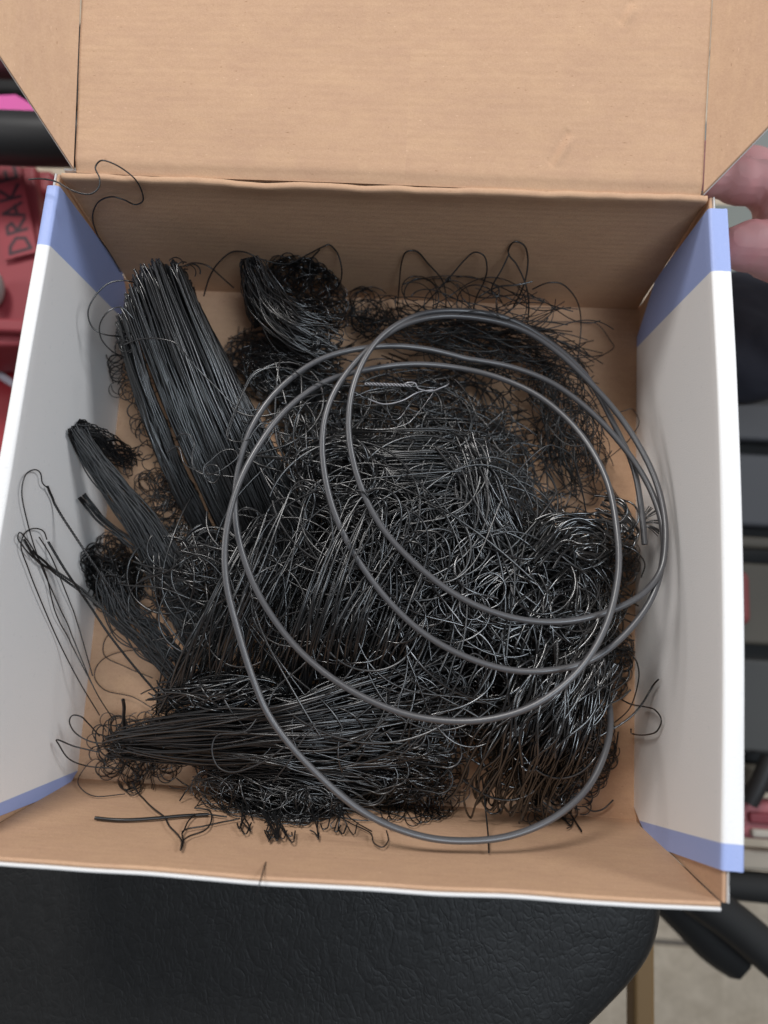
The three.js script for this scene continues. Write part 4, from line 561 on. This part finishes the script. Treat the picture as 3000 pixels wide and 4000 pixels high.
// right: shelves of grey boards and small things
{
  const y = -0.2, unit = thing('shelf_unit', 'grey shelf unit with dark gaps standing right of the box', 'shelf', at(2950, 2500, y - .1));
  const g1 = paint(0.062, 0.063, 0.07, 0.6), g2 = paint(0.09, 0.079, 0.062, 0.7), g3 = paint(0.055, 0.055, 0.053, 0.7), gl = paint(0.17, 0.155, 0.13, 0.6), bk = paint(0.02, 0.02, 0.02, 0.8);
  for (const [y0, y1, m, t] of [[1560, 1738, g1, 0], [1758, 2075, g1, .004], [2080, 2160, g2, .006], [2184, 2540, g2, -.004], [2560, 2965, g3, .003], [2975, 3100, g2, 0]]) mesh('shelf_board', slabAt(2700, y0, 3300, y1, y + t, 0.012, 0.004), m, unit);
  mesh('shelf_frame', slabAt(2700, 1500, 3300, 3120, y - 0.02, 0.02, 0.004), bk, unit);
  tag(mesh('red_lighter', new THREE.CapsuleGeometry(0.008, 0.03, 6, 12).rotateX(Math.PI / 2).translate(...at(2884, 2335, y + .004).toArray()), paint(0.22, 0.05, 0.05, 0.6), scene), 'small red rounded object on the taupe shelf against the white wall', 'lighter');
  tag(mesh('dark_stick', new Tub().add([at(2925, 3135, y + .01), at(2965, 3060, y + .014), at(3010, 2960, y + .016)], 0.007, 8).geo(), paint(0.02, 0.018, 0.018, 0.5), scene), 'dark slanted stick above the dusty pink packet', 'stick');
  const pk = thing('pink_packet', 'dusty pink packet with cream label on the lowest shelf', 'packet', at(2950, 3200, y)); mesh('packet_body', slabAt(2800, 3120, 3200, 3300, y + .004, 0.02, 0.006), paint(0.34, 0.1, 0.11, 0.6), pk); mesh('packet_band', slabAt(2930, 3175, 3200, 3235, y + .009, 0.006, 0.002), paint(0.2, 0.03, 0.04, 0.6), pk); mesh('cream_label', slabAt(2940, 3240, 3200, 3290, y + .009, 0.006, 0.002), paint(0.45, 0.4, 0.34, 0.7), pk);
  tag(mesh('cream_board', slabAt(2700, 3305, 3300, 3425, y - .01, 0.014, 0.003), paint(0.38, 0.33, 0.27, 0.7), scene), 'plain cream board below the dusty pink packet', 'board');
  // dark cloth
  const s = new THREE.SphereGeometry(1, 48, 32), p = s.attributes.position, c0 = at(2905, 1330, -0.11); for (let i = 0; i < p.count; i++) { const v = V(p.getX(i), p.getY(i), p.getZ(i)), k = 1 + 0.1 * noise.noise(v.x * 2, v.y * 2, v.z * 2) + 0.03 * noise.noise(v.x * 7, v.y * 7, v.z * 7); p.setXYZ(i, c0.x + v.x * k * 0.06, c0.y + v.y * k * 0.035, c0.z + v.z * k * 0.05); } s.computeVertexNormals();
  tag(mesh('navy_cloth', s, paint(0.012, 0.013, 0.022, 0.9), scene), 'dark navy cloth bundle below the hand, right of the box', 'cloth');
  tag(mesh('grey_rail', slabAt(2720, 470, 3300, 640, -0.12, 0.014, 0.003), paint(0.18, 0.19, 0.18, 0.5), scene), 'grey rail passing behind the fingers under the right lid ear', 'rail');
  tag(mesh('grey_ledge', slabAt(2720, 790, 3300, 1100, -0.14, 0.014, 0.003), paint(0.16, 0.175, 0.16, 0.5), scene), 'grey ledge seen between index finger and thumb', 'ledge');
}
// the hand that holds the box at its back right corner
{
  const Q = (x, y, h) => at(x, y, h), bones = [];
  const chain = (a, r) => { for (let i = 0; i < a.length - 1; i++) bones.push([Q(...a[i]), Q(...a[i + 1]), r[i], r[i + 1]]); };
  const wrist = [3420, 1130, .0], palm = [3180, 940, .012];
  chain([[2872, 962, .052], [2935, 962, .05], [3040, 985, .044], [3160, 1050, .03], wrist], [.0088, .0105, .0115, .015, .02]);           // thumb
  chain([[2640, 640, .03], [2760, 690, .034], [2900, 708, .036], [3090, 735, .032], palm, wrist], [.0078, .0088, .0098, .0115, .017, .021]);   // index
  chain([[2660, 600, .008], [2770, 640, .012], [2920, 660, .014], [3110, 705, .014], palm], [.0078, .009, .01, .012, .017]);
  chain([[2690, 600, -.012], [2790, 640, -.008], [2930, 670, -.006], [3120, 730, -.004], palm], [.0075, .0085, .0095, .0115, .016]);
  chain([[2760, 640, -.03], [2840, 670, -.026], [2960, 705, -.022], [3120, 775, -.018], palm], [.0065, .0075, .0085, .0105, .015]);
  chain([[3035, 960, .044], [3060, 830, .036], [3120, 745, .03]], [.0105, .0115, .0115]);
  chain([palm, wrist, [3900, 1400, -.02]], [.019, .023, .027]);
  const joints = [Q(2948, 962, .05), Q(2935, 708, .036), Q(2810, 695, .035), Q(2920, 660, .014)];
  const lo = V(9, 9, 9), hi = V(-9, -9, -9); for (const [a, b] of bones) for (const p of [a, b]) { lo.min(p); hi.max(p); } lo.subScalar(.03); hi.addScalar(.03); lo.x = Math.max(lo.x, .1);
  hi.x = Math.min(hi.x, lo.x + .23);
  const size = Math.max(hi.x - lo.x, hi.y - lo.y, hi.z - lo.z), N = 84, mc = new MarchingCubes(N, new THREE.MeshBasicMaterial(), false, false, 200000), cen = lo.clone().add(hi).multiplyScalar(.5), h = size / 2;
  const w = V(), ab = V(), ap = V();
  for (let z = 0; z < N; z++) for (let y = 0; y < N; y++) for (let x = 0; x < N; x++) {
    w.set((x - N / 2) / (N / 2) * h + cen.x, (y - N / 2) / (N / 2) * h + cen.y, (z - N / 2) / (N / 2) * h + cen.z); let acc = 0; const k = 260;
    for (const [a, b, r0, r1] of bones) { ab.copy(b).sub(a); ap.copy(w).sub(a); const t = Math.max(0, Math.min(1, ap.dot(ab) / ab.lengthSq())); acc += Math.exp(-k * (ap.addScaledVector(ab, -t).length() - lerp(r0, r1, t))); }
    let crease = 0.0006 * noise.noise(w.x * 90, w.y * 90, w.z * 90); for (const q of joints) { const e = Math.abs(w.x - q.x), f = w.distanceTo(q); if (f < .02) crease -= .0011 * (Math.exp(-((e / .0009) ** 2)) + .6 * Math.exp(-(((e - .0028) / .0008) ** 2))); } mc.field[z * N * N + y * N + x] = Math.log(acc) / k + crease;
  }
  mc.isolation = 0; mc.update(); const n = mc.count, pa = mc.positionArray.slice(0, n * 3), g = new THREE.BufferGeometry(); for (let i = 0; i < n; i++) { pa[i * 3] = pa[i * 3] * h + cen.x; pa[i * 3 + 1] = pa[i * 3 + 1] * h + cen.y; pa[i * 3 + 2] = pa[i * 3 + 2] * h + cen.z; }
  g.setAttribute('position', new THREE.Float32BufferAttribute(pa, 3)); const mg = mergeVertices(g, 1e-5); mg.computeVertexNormals();
  const col = []; for (let i = 0; i < mg.attributes.position.count; i++) { const x = mg.attributes.position.getX(i), yy = mg.attributes.position.getY(i), z = mg.attributes.position.getZ(i), m = 0.5 * noise.noise(x * 60, yy * 60, z * 60) + 0.3 * noise.noise(x * 160, yy * 160, z * 160); col.push(0.55 + 0.07 * m, 0.26 - 0.06 * m, 0.26 - 0.05 * m); } mg.setAttribute('color', new THREE.Float32BufferAttribute(col, 3));
  const skin = new THREE.MeshPhysicalMaterial({ vertexColors: true, roughness: 0.65 });
  tag(mesh('person', mg, skin, scene), 'bare hand of a person gripping the back right corner of the box', 'person');
}
renderer.render(scene, camera);
